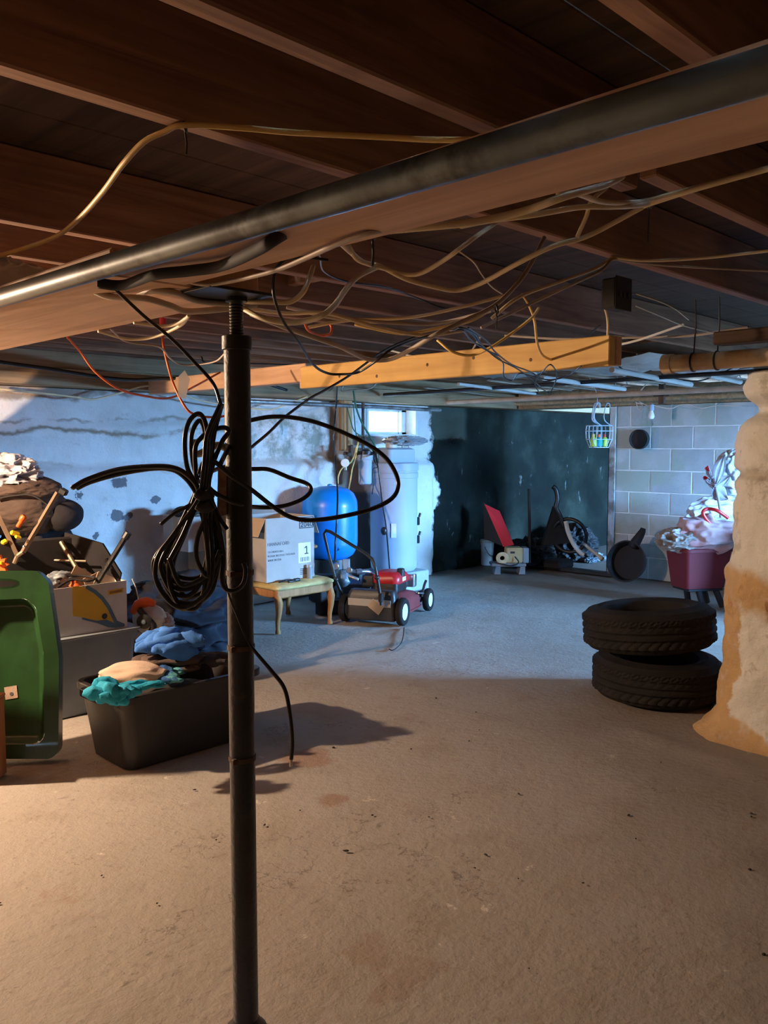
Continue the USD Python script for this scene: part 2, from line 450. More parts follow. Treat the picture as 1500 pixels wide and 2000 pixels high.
# ------------------------------------------------------------------ the setting
X0, X1, Y0, Y1 = -2.6, 9.7, -2.3, 5.5
def floor_mesh():
    xs, ys = np.linspace(X0 - .1, X1 + .1, 190), np.linspace(Y0 - .1, Y1 + .25, 130)
    x, y = np.meshgrid(xs, ys, indexing='ij')
    p = np.stack([x, y, 0 * x], -1)
    h = -.012 * meshkit.fbm(p * 1.3, 3, 4) - .004 * meshkit.noise(p * 7, 9)
    a, b = pz(1265, 1437, 0)[:2], pz(1560, 1535, 0)[:2]            # the low ridge of the chimney's footing
    d = b - a; L = np.hypot(*d); d /= L
    s, t = (x - a[0]) * d[0] + (y - a[1]) * d[1], (x - a[0]) * -d[1] + (y - a[1]) * d[0]
    h += .014 * np.exp(-(t / .03) ** 2) * ((s > -.1) & (s < L + 1))
    idx = np.arange(x.size).reshape(x.shape)
    f = np.stack([idx[:-1, :-1], idx[1:, :-1], idx[1:, 1:], idx[:-1, 1:]], -1).reshape(-1, 4)
    return np.stack([x, y, h], -1).reshape(-1, 3), f
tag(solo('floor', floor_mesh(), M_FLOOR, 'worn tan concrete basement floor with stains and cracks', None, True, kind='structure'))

WIN = (5.30, 5.92, 1.35, 1.585)                                  # x0, x1, z0, z1 of the small window in the left wall
def left_wall_mesh():
    xs = np.unique(np.r_[np.arange(X0, X1 + .01, .035), WIN[0], WIN[1]])
    zs = np.unique(np.r_[np.linspace(0, 1.625, 66), WIN[2], WIN[3]])
    x, z = np.meshgrid(xs, zs, indexing='ij')
    q = np.stack([x, 0 * x, z], -1)
    ledge = 1.105 + .05 * (meshkit.fbm(q * [1.3, 1, 0], 3, 2) - .5)
    y = Y1 - .08 / (1 + np.exp((z - ledge) / .012)) * (x < 6.1) - .05 * (meshkit.fbm(q * [1.6, 1, 2.6], 4, 5) - .5) - .02 * meshkit.noise(q * 9, 3)
    y -= .035 * np.exp(-((z - 1.36 - .03 * np.sin(x * 2.1)) / .05) ** 2) * (x < 4.3)
    near = (np.abs(x - (WIN[0] + WIN[1]) / 2) < .40) & (np.abs(z - (WIN[2] + WIN[3]) / 2) < .17)
    y = np.where(near, Y1, y)
    idx = np.arange(x.size).reshape(x.shape)
    f = np.stack([idx[:-1, :-1], idx[1:, :-1], idx[1:, 1:], idx[:-1, 1:]], -1).reshape(-1, 4)
    cx, cz = ((xs[:-1] + xs[1:]) / 2)[:, None], ((zs[:-1] + zs[1:]) / 2)[None]
    keep = ~((cx > WIN[0]) & (cx < WIN[1]) & (cz > WIN[2]) & (cz < WIN[3]))
    return np.stack([x, y, z], -1).reshape(-1, 3), f[keep.ravel()][:, ::-1]
solo('wall_left', left_wall_mesh(), M_LEFT, 'whitewashed rubble stone foundation wall, dark and mouldy past the water softener', None, True, kind='structure')

bk = [bx(X0, WIN[0] - .03, 5.60, 5.80, -.1, 2.1), bx(WIN[1] + .03, X1, 5.60, 5.80, -.1, 2.1), bx(WIN[0] - .03, WIN[1] + .03, 5.60, 5.80, -.1, WIN[2] - .03), bx(WIN[0] - .03, WIN[1] + .03, 5.60, 5.80, WIN[3] + .03, 2.1)]
solo('wall_left', cat(*bk), M_PLASTER, 'outer face of the whitewashed wall', None, kind='structure')
M_GLASS = (lambda g: g.done('window_glass', g.n('mix_closure', 'closure', fac=.06, closure1=g.n('transparent_bsdf', 'BSDF', color=(.92, .96, 1.0)), closure2=g.n('glossy_bsdf', 'BSDF', roughness=.05, color=(.9, .9, .9)))))(G())
M_WINFRAME = basic('window_frame_white', (.55, .60, .62), .5, var=.15)
w = T('window_1', 'small high basement window over the water softener', None, kind='structure')
x0, x1, z0, z1 = WIN
rev = [bx(x0 - .03, x0, Y1 - .01, Y1 + .30, z0 - .03, z1 + .03), bx(x1, x1 + .03, Y1 - .01, Y1 + .30, z0 - .03, z1 + .03), bx(x0, x1, Y1 - .01, Y1 + .30, z1, z1 + .03)]
w.add('window_reveal', cat(*rev), M_MORTAR)
w.add('window_sill', bx(x0 - .01, x1 + .01, Y1 - .015, Y1 + .30, z0 - .03, z0 + .004), M_MORTAR)
for a, b, c, d in ((x0, x1, z0, z0 + .028), (x0, x1, z1 - .02, z1), (x0, x0 + .022, z0, z1), (x1 - .06, x1, z0, z1), (x1 - .115, x1 - .098, z0, z1)):
    w.add('frame', bx(a, b, Y1 + .12, Y1 + .17, c, d), M_WINFRAME)
w.add('pane', bx(x0 + .01, x1 - .02, Y1 + .14, Y1 + .145, z0 + .02, z1 - .01, .001), M_GLASS)
w.add('window_well', cat(bx(x0 - .2, x1 + .5, Y1 + .9, Y1 + .95, 1.0, 1.375), bx(x0 - .2, x1 + .5, Y1 + .30, Y1 + .95, .95, 1.0)), M_STEEL)

M_HATCH = basic('hatch_wood', (.35, .30, .25), .7)
wr = [bx(X0, 3.6, Y0 - .2, Y0, 0, 2.1), bx(3.6, 3.8, Y0 - .2, -.2, 0, 2.1), bx(3.6, 5.85, -.55, -.35, 0, 2.1), bx(6.95, 7.5, -.55, -.35, 0, 2.1), bx(5.85, 6.95, -.55, -.35, 0, .55), bx(5.85, 6.95, -.55, -.35, 1.38, 2.1)]
solo('wall_right', cat(*wr), M_PLASTER, 'bare foundation wall beyond the chimney, with a daylight window', None, kind='structure')
solo('ground', bx(3.7, 14, -9, -.56, .40, .46), M_GRIME, 'dark ground outside the daylight window', None, kind='structure')
w2 = T('window_2', 'daylight window in the wall beyond the chimney', None, kind='structure')
for a, b, c, d in ((5.85, 5.9, .55, 1.38), (6.9, 6.95, .55, 1.38), (5.85, 6.95, .55, .59), (5.85, 6.95, 1.34, 1.38)):
    w2.add('frame', bx(a, b, -.46, -.33, c, d), M_HATCH)
solo('wall_near', bx(X0 - .2, X0, Y0 - .2, Y1 + .2, 0, 2.1), M_PLASTER, 'foundation wall behind the camera', None, kind='structure')
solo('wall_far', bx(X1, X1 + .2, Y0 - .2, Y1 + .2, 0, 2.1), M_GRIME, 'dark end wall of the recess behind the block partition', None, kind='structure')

pw = T('wall_partition', 'grey concrete block partition wall with pale mortar joints', None, kind='structure')
pw.add('mortar', bx(7.304, 7.49, -.56, 4.20, 0, 1.622), M_MORTAR)
for k in range(8):
    yy = 4.209
    first = True
    while yy > -.30:
        L = .2 if (first and k % 2) else .406
        lo = max(yy - L + .005, -.345)
        pw.add('concrete_block', bx(7.298 + .003 * RNG.random(), 7.40, lo, yy - .005, .2032 * k + .005, .2032 * (k + 1) - .005, .004), M_BLOCK[int(RNG.integers(3))])
        yy -= L; first = False
solo('trim_1', cat(bx(7.27, 7.52, 4.212, 4.224, .0, 1.62), bx(7.27, 7.282, 4.15, 4.224, 0, 1.62)), M_STEEL, 'grey steel angle capping the end of the block partition', None, kind='structure')
solo('trim_2', bx(7.26, 7.55, -.34, 5.28, 1.625, 1.80), M_SILL, 'wooden header over the block partition', None, kind='structure')
solo('trim_3', cat(bx(X0, X1, 5.30, 5.62, 1.63, 1.74), bx(X0, X1, 5.33, 5.62, 1.745, 1.85)), M_SILL, 'wooden sill on top of the whitewashed wall', None, kind='structure')

ceil = T('ceiling', 'dark rough-sawn floor joists and subfloor over the basement', None, kind='structure')
yy = Y0
while yy < Y1 + .2:
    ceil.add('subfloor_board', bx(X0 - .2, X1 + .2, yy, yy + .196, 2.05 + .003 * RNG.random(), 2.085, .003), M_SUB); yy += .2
JY = [-1.95, -1.55, -1.14, -.74, -.33, .10, .62, 1.04, 1.43, 2.37, 2.78, 3.18, 3.58, 3.93, 4.25, 4.57, 4.90, 5.13, 5.36]
for k, y in enumerate(JY):
    w_ = .046
    lap = {.62: -.05, 1.04: -.08}.get(y)
    mt = M_JOIST[k % 3]
    if lap is None: ceil.add('joist', bx(X0 - .1, X1, y - w_ / 2, y + w_ / 2, 1.85, 2.05, .004), mt)
    else:
        ceil.add('joist', bx(X0 - .1, 1.86, y - w_ / 2, y + w_ / 2, 1.85, 2.05, .004), mt)
        ceil.add('joist', bx(1.80, X1, y + lap - w_ / 2, y + lap + w_ / 2, 1.85, 2.05, .004), M_JOIST[(k + 1) % 3])
for x in (2.2, 5.0):                                                # bridging between the joists
    for a, b in zip(JY[9:-1], JY[10:]):
        ceil.add('bridging', bx(x, x + .04, a + .023, b - .023, 1.90, 2.05, .003), M_JOIST[1])

# ------------------------------------------------------------------ girders, post, pipe, chimney
gd = T('girder', 'long weathered timber girder on the black post, pipe along its near edge', 'beam', (.8, 1.4, 1.55))
gd.add('timber', bx(.73, .888, Y0 + .01, 1.42, 1.552, 1.584, .006), M_BEAM, world=True)
gd.add('timber', bx(.74, 1.065, 1.425, 5.32, 1.552, 1.602, .005), M_BEAM, world=True)
for y, s in ((2.95, 1), (2.62, -1)):
    p = np.array([.80 + .04 * s, y, 1.552])
    gd.add('bent_nail', tube([p, p + [0, 0, -.02], p + [.02, .012, -.03], p + [.05, .02, -.032]], .0022, 6), M_RUST, world=True)
g2 = T('girder', 'honey-coloured newer timber girder with knots, far across the room', 'beam', (2.95, 2.6, 1.555))
g2.add('timber', bx(2.90, 2.945, 1.69, 3.53, 1.553, 1.668, .004), M_NEWBEAM, world=True)
g2.add('timber', bx(2.95, 2.995, 1.69, 3.60, 1.558, 1.672, .004), M_BEAM, world=True)
for y, z in ((2.05, 1.60), (2.62, 1.618), (2.95, 1.585), (3.22, 1.60), (2.35, 1.63)):
    g2.add('knot', onto(lathe([(0, 0), (.009, 0), (.006, .0015), (0, .002)], 12), (2.9005, y, z), (0, -1, 0), (0, 0, 1)), M_RUST, world=True)
g3 = T('girder', 'dark old girder between the honey-coloured one and the whitewashed wall', 'beam', (3.1, 4.5, 1.60))
g3.add('timber', bx(3.0, 3.10, 3.61, 5.30, 1.60, 1.70, .005), M_BEAM, world=True)
g3.add('timber', bx(2.92, 3.00, -2.25, 1.30, 1.60, 1.645, .005), M_DARKWOOD, world=True)

PX, PY = 1.008, 1.427
post = T('support_post', 'black iron jack post with screw top in the foreground', 'post', (PX, PY, 0))
post.add('pole', lathe([(.0265, .012), (.0265, 1.46), (.024, 1.470), (.016, 1.471)], 40), M_POST)
post.add('screw', lathe([(.0145, 1.465)] + [(r, 1.468 + .003 * k) for k, r in enumerate([.0145, .013] * 11)] + [(.0145, 1.535), (.022, 1.537), (.022, 1.548)], 24), M_BLACK)
post.add('top_plate', cb(.15, .13, .006, .001, (-.03, 0, 1.545)), M_BLACK)
post.add('base_plate', lathe([(0, -.012), (.044, -.012), (.044, .004), (.036, .012), (.031, .02), (.0265, .028)], 32), M_BLACKIRON)
post.add('collar', lathe([(.0266, 1.44), (.030, 1.442), (.030, 1.468), (.0266, 1.47)], 32), M_BLACKIRON)
for z in (.835, .99, .60):
    post.add('hose_clamp', cat(lathe([(.0266, z - .005), (.0285, z - .005), (.0285, z + .005), (.0266, z + .005)], 28), cb(.012, .010, .012, .002, (-.028, -.012, z - .006))), M_RUST)
lft = -np.array([.5 ** .5, -.5 ** .5, 0]) 
M_PEG = basic('worn_wood_peg', (.36, .19, .12), .6, var=.35, vs=30, col2=(.55, .42, .30))
post.add('wood_block', onto(poly([(-.008, -.06), (.011, -.055), (.013, .03), (-.004, .045)], .018), (lft * .034) + [0, 0, 1.165], -lft, (0, 0, 1)), M_PEG, 30)
post.add('hook', tube([lft * .026 + [0, 0, 1.245], lft * .045 + [0, 0, 1.25], lft * .085 + [0, 0, 1.232], lft * .092 + [0, 0, 1.262]], .0075, 10, smooth=5), M_STEEL)

pp = T('drain_pipe', 'long grey galvanised pipe running under the near girder', 'pipe', (.70, 1.4, 1.53))
pa, pb, pc_ = np.array([.705, Y0 + .01, 1.528]), np.array([.70, .2, 1.543]), np.array([.70, 5.3, 1.585])
pipe_at = lambda y: pb + (pc_ - pb) * (y - pb[1]) / (pc_[1] - pb[1])
pp.add('pipe', tube([pa, pb, pipe_at(1.5), pipe_at(2.6), pc_], .0185, 24), M_PIPE, world=True)
for y in (2.30,):
    pp.add('coupling', tube([pipe_at(y - .035), pipe_at(y + .035)], .0212, 24), M_PIPE, world=True)
c0 = pipe_at(2.15)
pp.add('pipe_hanger', cat(ring(c0, .0225, .004, (pc_ - pb), 28, 8), tube([c0 + [0, 0, .02], c0 + [-.01, .01, .09], c0 + [.0, .03, .16], c0 + [.0, .20, .318]], .005, 8, smooth=6), tube([c0 + [-.01, .0, .06], c0 + [-.035, -.02, .02], c0 + [-.03, -.03, -.02], c0 + [-.01, -.035, -.035]], .003, 8, smooth=6)), M_BLACK, world=True)

def chimney_mesh():
    nz, nt = 120, 230
    cx, cy = 4.14, .635
    t = np.linspace(0, 2 * np.pi, nt, endpoint=False)
    V = []
    for z in np.linspace(-.015, 1.56, nz):
        a, b = .62 - .02 * z + .07 * math.exp(-z / .05), .955 - .055 * z + .07 * math.exp(-z / .07)
        neck = -.05 * math.exp(-((z - 1.40) / .035) ** 2) + .02 * math.exp(-((z - 1.49) / .05) ** 2) - .02 * math.exp(-((z - 1.13) / .02) ** 2)
        e = .28
        c, s = np.cos(t), np.sin(t)
        x, y = (a + neck) * np.sign(c) * np.abs(c) ** e, (b + neck) * np.sign(s) * np.abs(s) ** e
        V.append(np.stack([cx + x, cy + y, 0 * x + z], -1))
    V = np.array(V)
    q = V.reshape(-1, 3)
    d = (q - [cx, cy, 0]) * [1, 1, 0]; d /= np.linalg.norm(d, axis=1, keepdims=True)
    q = q + d * (.10 * (meshkit.fbm(q * [2.2, 2.2, 3.4], 4, 3) - .5) + .05 * (meshkit.fbm(q * 10, 3, 8) - .5))[:, None]
    f = []
    for i in range(nz - 1):
        for j in range(nt):
            k = (j + 1) % nt
            f += [[i * nt + j, i * nt + k, (i + 1) * nt + k], [i * nt + j, (i + 1) * nt + k, (i + 1) * nt + j]]
    q = np.vstack([q, [[cx, cy, 1.56]]]); n0 = len(q) - 1
    f += [[(nz - 1) * nt + j, (nz - 1) * nt + (j + 1) % nt, n0] for j in range(nt)]
    return trimesh.Trimesh(q, np.array(f), process=False)
solo('masonry_pillar', chimney_mesh(), M_CHIM, 'rough cream-painted stone chimney base with orange rust stains', 'pillar', True)

# ------------------------------------------------------------------ materials of the things
M_COPPER = basic('bare_conductor', (.75, .68, .55), .3, .6)
M_CABLE = basic('black_cable', (.016, .016, .016), .28, 0, .2, 20)
M_CREAM = basic('cream_cable', (.76, .60, .36), .5, 0, .2, 9)
M_YELLOWC = basic('yellow_cable', (.82, .56, .18), .5, 0, .2, 9)
M_GREYC = basic('grey_cable', (.46, .37, .29), .6, 0, .25, 9)
M_WHITEC = basic('white_cable', (.68, .66, .60), .5, 0, .15, 9)
M_ORANGEC = basic('orange_cord', (.62, .13, .035), .45, 0, .15, 9)
M_GREENC = basic('green_cable', (.02, .12, .07), .5, 0, .15, 9)
M_RED = basic('red_plastic', (.50, .018, .022), .38, 0, .12, 6)
M_REDDARK = basic('crimson_bin', (.13, .0025, .008), .65, 0, .12, 6)
M_GREEN = basic('green_plastic', (.020, .072, .020), .36, 0, .25, 5, (.015, .05, .015), coat_weight=.2)
M_TOTE = basic('black_tote_plastic', (.026, .023, .022), .42, 0, .18, 8, bump=.15, bs=120)
M_GREYTOTE = basic('grey_tote_plastic', (.23, .27, .30), .5, 0, .15, 6)
M_CARD = basic('cardboard', (.47, .33, .20), .8, 0, .12, 6, bump=.1, bs=140)
M_CARDG = basic('pale_cardboard', (.44, .39, .34), .8, 0, .10, 6, bump=.1, bs=140)
M_WHITEBOX = basic('white_carton', (.72, .71, .68), .65, 0, .1, 4, (.60, .56, .48), (.55, .7))
M_INK = basic('black_ink', (.035, .035, .04), .7)
M_INKG = basic('grey_ink', (.13, .12, .12), .7)
M_YEL = basic('yellow_print', (.78, .46, .03), .6, 0, .12)
M_BLUEP = basic('blue_print', (.10, .20, .30), .6, 0, .15)
M_LABEL = basic('white_label', (.80, .80, .80), .6)
M_BLUE = basic('blue_tank_paint', (.002, .24, .80), .34, 0, .10, 4, coat_weight=.4)
M_WHITE = basic('white_plastic', (.40, .46, .53), .6, 0, .06, 4)
M_OFFWHITE = basic('off_white_plastic', (.64, .63, .58), .5, 0, .1, 5)
M_CLEAR = basic('clear_plastic', (.75, .78, .80), .12, 0, .1, 8, transmission_weight=.55)
M_OAK = wood('chair_wood', (.52, .25, .085), (.30, .13, .04), 'z', .5, .7)
M_SEAT = basic('yellow_upholstery', (.60, .46, .18), .9, 0, .2, 12, (.44, .33, .14), bump=.3, bs=180)
M_RUBBER = (lambda g: g.done('tyre_rubber', g.bsdf(base_color=g.ramp(g.noise(7, 5), (.3, (.009, .008, .0075)), (.7, (.022, .017, .015))), roughness=.85, specular_ior_level=.25, normal=g.bump(g.noise(90, 4), .5, .006))))(G())
M_DARKCLOTH = basic('black_fabric', (.022, .019, .021), .9, 0, .3, 10, bump=.3, bs=150)
M_BROWNCLOTH = basic('dark_brown_fabric', (.085, .055, .042), .85, 0, .25, 7, bump=.3, bs=150)
M_BLUECLOTH = basic('blue_scrub_cloth', (.05, .20, .62), .85, 0, .12, 8, bump=.25, bs=200)
M_NAVY = basic('navy_cloth', (.010, .012, .020), .9, 0, .3, 10)
M_TEAL = basic('teal_cloth', (.008, .33, .50), .8, 0, .15, 9, bump=.25, bs=200)
M_BEIGE = basic('beige_cloth', (.60, .45, .34), .9, 0, .08, 8, bump=.25, bs=180)
M_PRINTC = basic('blue_print_cloth', (.02, .10, .30), .85, 0, .3, 18, (.10, .38, .40), (.5, .56))
M_GREYPL = basic('grey_machine', (.13, .17, .20), .45, .2, .3, 14, (.30, .38, .42), (.58, .66))
M_DECK = basic('mower_deck_red', (.20, .035, .035), .45, .1, .2, 9)
M_ORANGE = basic('orange_plastic', (.80, .13, .02), .4)
M_YELLOW = basic('yellow_plastic', (.85, .62, .03), .45)
M_LIME = basic('lime_plastic', (.45, .62, .06), .45)
M_PINK = basic('pink_plastic_bag', (.42, .21, .21), .7, 0, .15, 6, (.44, .30, .31), (.45, .6), bump=.2, bs=30, spec=.2)
M_HAZE = basic('hazy_plastic', (.26, .22, .19), .55, 0, .25, 7, (.40, .36, .34), (.5, .62), bump=.3, bs=35, spec=.25)
M_BAG = basic('white_plastic_bag', (.48, .47, .52), .55, 0, .08, 6, bump=.2, bs=40, spec=.3)
M_TAN = basic('tan_wood_box', (.52, .40, .20), .65, 0, .15, 8)
M_TANPIPE = basic('tan_pipe', (.56, .38, .20), .55, 0, .2, 7, (.36, .24, .13))
M_CHROME = basic('bright_metal', (.62, .65, .68), .25, .9, .15, 12)
M_LEG = basic('brown_metal_leg', (.26, .19, .13), .42, .5, .2, 12)
M_TEXTILEGREY = basic('grey_plume', (.30, .28, .31), .9, 0, .25, 14)
M_FOIL = basic('crinkled_plastic_sheet', (.70, .68, .62), .22, .25, .12, 8, bump=.6, bs=25)

def cable(name, label, pts, r, mat, cat='cable', group=None, ends=None, smooth=7, k=8, flat=1.0):
    """A cable through (px, py, z) points, at height z."""
    p = [q if len(q) == 4 else pz(*q) for q in pts]
    p = [np.asarray(q[:3], float) for q in p]
    return solo(name, tube(p, r, k, smooth=smooth, flat=flat), mat, label, cat, True, group)

# ------------------------------------------------------------------ black cable coil on the post
D0 = 1.585
def cd(pts, d=D0):
    out = []
    for q in pts:
        out.append(pD(q[0], q[1], (q[2] if len(q) > 2 else d) + .052))
    return np.array(out)
coil = T('cable_coil', 'thick black cable coiled and hooked on the black post', 'cable', pD(398, 960, D0))
RC = .0046
strand = lambda pts, d=D0, r=RC, n='strand', mt=M_CABLE: coil.add(n, tube(cd(pts, d), r, 8, smooth=7), mt, True, world=True)
strand([(381, 942), (365, 910), (361, 857), (370, 822), (389, 808), (402, 830), (406, 883), (399, 950)], 1.57)
strand([(384, 945), (381, 878), (394, 854), (413, 841), (437, 835), (447, 843), (434, 862), (418, 900), (405, 950)], 1.60)
strand([(388, 945), (376, 900), (374, 850), (388, 822), (398, 836), (401, 890), (395, 950)], 1.62)
for k, (a, b, c) in enumerate(((399, 404, 423), (404, 409, 425), (409, 414, 427), (413, 418, 428))):
    strand([(a - 6, 955), (a, 900), (b, 850), (c, 805 + 2 * k), (431 + k, 788)], 1.56 + .012 * k, .0042)
strand([(141, 953), (172, 936), (232, 917), (300, 911), (340, 914), (366, 928), (385, 950), (395, 985)], 1.57, .0050)
strand([(150, 954), (178, 941), (236, 925), (300, 915), (338, 918), (362, 934), (380, 958), (392, 985)], 1.58, .0046)
coil.add('conductor_tip', tube(cd([(139, 953.5), (152, 949)], 1.572), .0034, 8), M_COPPER, True, world=True)
strand([(399, 960), (372, 985), (340, 1003), (314, 1024)], 1.58, .0036)
rg = np.random.default_rng(3)
for k in range(11):
    wl, wr = rg.uniform(-95, -52), rg.uniform(12, 42)
    bt, d = rg.uniform(1128, 1200), 1.565 + .007 * k
    cx = 392 + rg.uniform(-8, 14)
    b0 = 372 + .28 * (cx - 372) + rg.uniform(-14, 8)
    pts = [(cx - 2, 955), (cx - 14, 985), (cx + wl * .62, 1045), (cx + wl * .98, 1090), (cx + wl, bt - 50), (cx + wl * .72, bt - 8), (b0 - 4, bt), (cx + wr * .35, bt - 26), (cx + wr * .85, bt - 70), (cx + wr, 1082), (cx + wr * .75, 1030), (cx + 12, 985), (cx + 6, 955)]
    strand([(x + rg.uniform(-2, 2), y + rg.uniform(-2, 2), d) for x, y in pts], d, .0045 + .0005 * rg.random())
strand([(410, 965), (402, 1010), (386, 1050), (384, 1090), (400, 1122), (408, 1118), (404, 1060), (398, 1000)], 1.555)
strand([(421, 1030), (436, 1085), (434, 1130), (440, 1150), (458, 1154), (475, 1140), (480, 1115), (476, 1100)], 1.60)
strand([(415, 980), (428, 1010), (444, 1034)], 1.58, .004)
strand([(431, 905), (470, 828, 1.745), (489, 821, 1.78), (530, 814, 1.80), (575, 816, 1.80), (630, 829, 1.80), (705, 861, 1.80), (750, 891, 1.80), (773, 925, 1.79), (777, 954, 1.78), (761, 977, 1.76), (720, 996, 1.74), (660, 1010, 1.71), (606, 1016, 1.68), (568, 1010, 1.66), (534, 990, 1.645), (493, 958, 1.63), (450, 928, 1.615), (431, 911, 1.60), (412, 898, 1.59), (398, 903, 1.58), (389, 926, 1.57)], D0, .0048)
strand([(392, 930, 1.6), (440, 912, 1.72), (489, 916, 1.77), (525, 917, 1.78), (566, 933, 1.78), (596, 943, 1.78), (607, 953, 1.77), (602, 966, 1.76), (582, 979, 1.75), (549, 989, 1.73), (508, 991, 1.70), (470, 986, 1.645), (440, 974, 1.62), (415, 959, 1.60), (397, 938, 1.58)], D0, .0046)
coil.add('tie_wrap', tube(cd([(383, 962), (398, 970), (414, 962)], 1.552), .010, 8, smooth=5), M_GRIME, True, world=True)
coil.add('tie_wrap', tube(cd([(386, 985), (400, 992), (416, 984)], 1.552), .011, 8, smooth=5), M_GRIME, True, world=True)
coil.add('sleeve', tube(cd([(401, 958), (406, 1000), (416, 1045), (424, 1085)], 1.60), [.014, .017, .015, .010], 10), M_GRIME, True, world=True)
hang = T('loose_cable', 'single black cable dangling beside the post with a bare metal tip', 'cable', pD(571, 1495, 1.62))
hang.add('cable', tube(cd([(436, 1120, 1.60), (449, 1168, 1.625), (463, 1203, 1.64), (480, 1245, 1.645), (498, 1272, 1.645), (530, 1310, 1.64), (556, 1346, 1.63), (567, 1400, 1.62), (571, 1450, 1.62), (569, 1483, 1.62)]), [.0022] * 4 + [.0036] + [.0042] * 5, 8, smooth=7), M_CABLE, True, world=True)
hang.add('conductor_tip', tube(cd([(569, 1482), (568, 1497)], 1.62), .0032, 8), M_COPPER, True, world=True)

# ------------------------------------------------------------------ wiring under the joists
cable('ceiling_cable', 'yellow cable stapled under the near joists, drooping to the pipe at one end', [(-40, 505, 1.72), (0, 499, 1.73), (100, 466, 1.75), (150, 431, 1.77), (200, 376, 1.79), (240, 321, 1.81), (280, 278, 1.83), (320, 258, 1.842), (361, 244, 1.844), (475, 250, 1.842), (575, 259, 1.84), (750, 268, 1.835), (850, 273, 1.83), (950, 271, 1.83), (1020, 259, 1.82), (1090, 243, 1.80)], .0058, M_YELLOWC)
cable('ceiling_cable', 'pale cable lying straight along the far edge of the near girder', [(725, 453, 1.57), (800, 446, 1.575), (900, 437, 1.58), (963, 427, 1.59), (1033, 409, 1.60), (1103, 384, 1.61), (1180, 362, 1.66), (1215, 345, 1.74)], .0060, M_CREAM)
cable('ceiling_cable', 'long tan cable sagging under the far joists into the tied bundle', [(660, 470, 1.70), (690, 497, 1.70), (712, 513, 1.69), (743, 520, 1.68), (793, 545, 1.65), (850, 561, 1.64), (893, 567, 1.64), (940, 553, 1.65), (1010, 515, 1.67), (1080, 481, 1.70), (1150, 460, 1.73), (1243, 411, 1.78), (1267, 399, 1.79), (1360, 369, 1.80), (1500, 330, 1.82), (1560, 312, 1.82)], .0062, M_CREAM)
cable('ceiling_cable', 'tan cable beside the long sagging one, turning up to a joist', [(681, 480, 1.71), (696, 505, 1.69), (720, 516, 1.68), (760, 527, 1.67), (790, 536, 1.66), (823, 533, 1.66), (867, 508, 1.68), (900, 484, 1.70), (935, 458, 1.75), (965, 438, 1.81), (985, 425, 1.844)], .0056, M_CREAM)
cable('ceiling_cable', 'flat grey cable running from the post top up along the girder', [(353, 547, 1.56), (400, 556, 1.55), (450, 550, 1.55), (533, 530, 1.545), (600, 503, 1.545), (667, 473, 1.545), (717, 456, 1.548), (760, 447, 1.56)], .0058, M_GREYC, flat=.6)
cable('ceiling_cable', 'shiny cream cable hanging in a low curve right of the post top', [(440, 590, 1.56), (470, 600, 1.54), (503, 617, 1.51), (550, 629, 1.495), (590, 628, 1.495), (627, 617, 1.50), (653, 597, 1.525), (677, 563, 1.58), (700, 540, 1.63), (737, 522, 1.68)], .0060, M_CREAM)
cable('ceiling_cable', 'short cream cable loop tucked behind the post top', [(462, 578, 1.56), (480, 588, 1.545), (533, 590, 1.535), (567, 589, 1.535), (590, 573, 1.55), (602, 548, 1.58), (612, 520, 1.64)], .0054, M_CREAM)
cable('ceiling_cable', 'grey cable drooping lowest in front of the honey-coloured girder', [(490, 612, 1.54), (513, 622, 1.53), (567, 643, 1.52), (617, 660, 1.51), (667, 678, 1.50), (710, 699, 1.49), (740, 704, 1.485), (767, 700, 1.49), (800, 684, 1.50), (850, 654, 1.53), (893, 633, 1.56), (963, 599, 1.61), (1005, 560, 1.67), (1033, 522, 1.73), (1063, 464, 1.83)], .0062, M_GREYC)
cable('ceiling_cable', 'thin tan cable crossing between two sagging cables', [(1127, 463, 1.72), (1145, 423, 1.76), (1155, 393, 1.79), (1185, 366, 1.83)], .0048, M_CREAM)
cable('ceiling_cable', 'brown cable rising to the staple on the middle far joist', [(960, 622, 1.60), (1015, 580, 1.66), (1103, 547, 1.73), (1164, 524, 1.79), (1193, 505, 1.84), (1201, 503, 1.844), (1267, 509, 1.835), (1383, 503, 1.84), (1500, 490, 1.844), (1560, 484, 1.844)], .0050, M_CREAM)
cable('ceiling_cable', 'second brown cable below the stapled one, splitting off past the staple', [(940, 640, 1.58), (987, 617, 1.62), (1103, 562, 1.71), (1173, 529, 1.78), (1197, 507, 1.835), (1240, 512, 1.84), (1313, 519, 1.84), (1420, 525, 1.844), (1500, 529, 1.844), (1560, 531, 1.844)], .0046, M_GREYC)
cable('ceiling_cable', 'yellowish cable dropping in a hook over the honey-coloured girder', [(1020, 575, 1.80), (1033, 596, 1.74), (1044, 627, 1.69), (1050, 673, 1.63), (1064, 697, 1.60), (1099, 706, 1.59), (1136, 694, 1.61), (1164, 704, 1.60), (1173, 706, 1.60)], .0050, M_YELLOWC)
cable('ceiling_cable', 'cable hanging straight down from the black junction box', [(1180, 597, 1.78), (1187, 627, 1.73), (1185, 669, 1.66), (1174, 706, 1.60), (1160, 712, 1.59)], .0050, M_CREAM)
cable('ceiling_cable', 'slack yellow cable scooping under the far joists by the tangled black wires', [(854, 664, 1.60), (884, 687, 1.56), (921, 694, 1.555), (959, 678, 1.58), (1001, 650, 1.63), (1038, 621, 1.68), (1052, 602, 1.72)], .0048, M_YELLOWC)
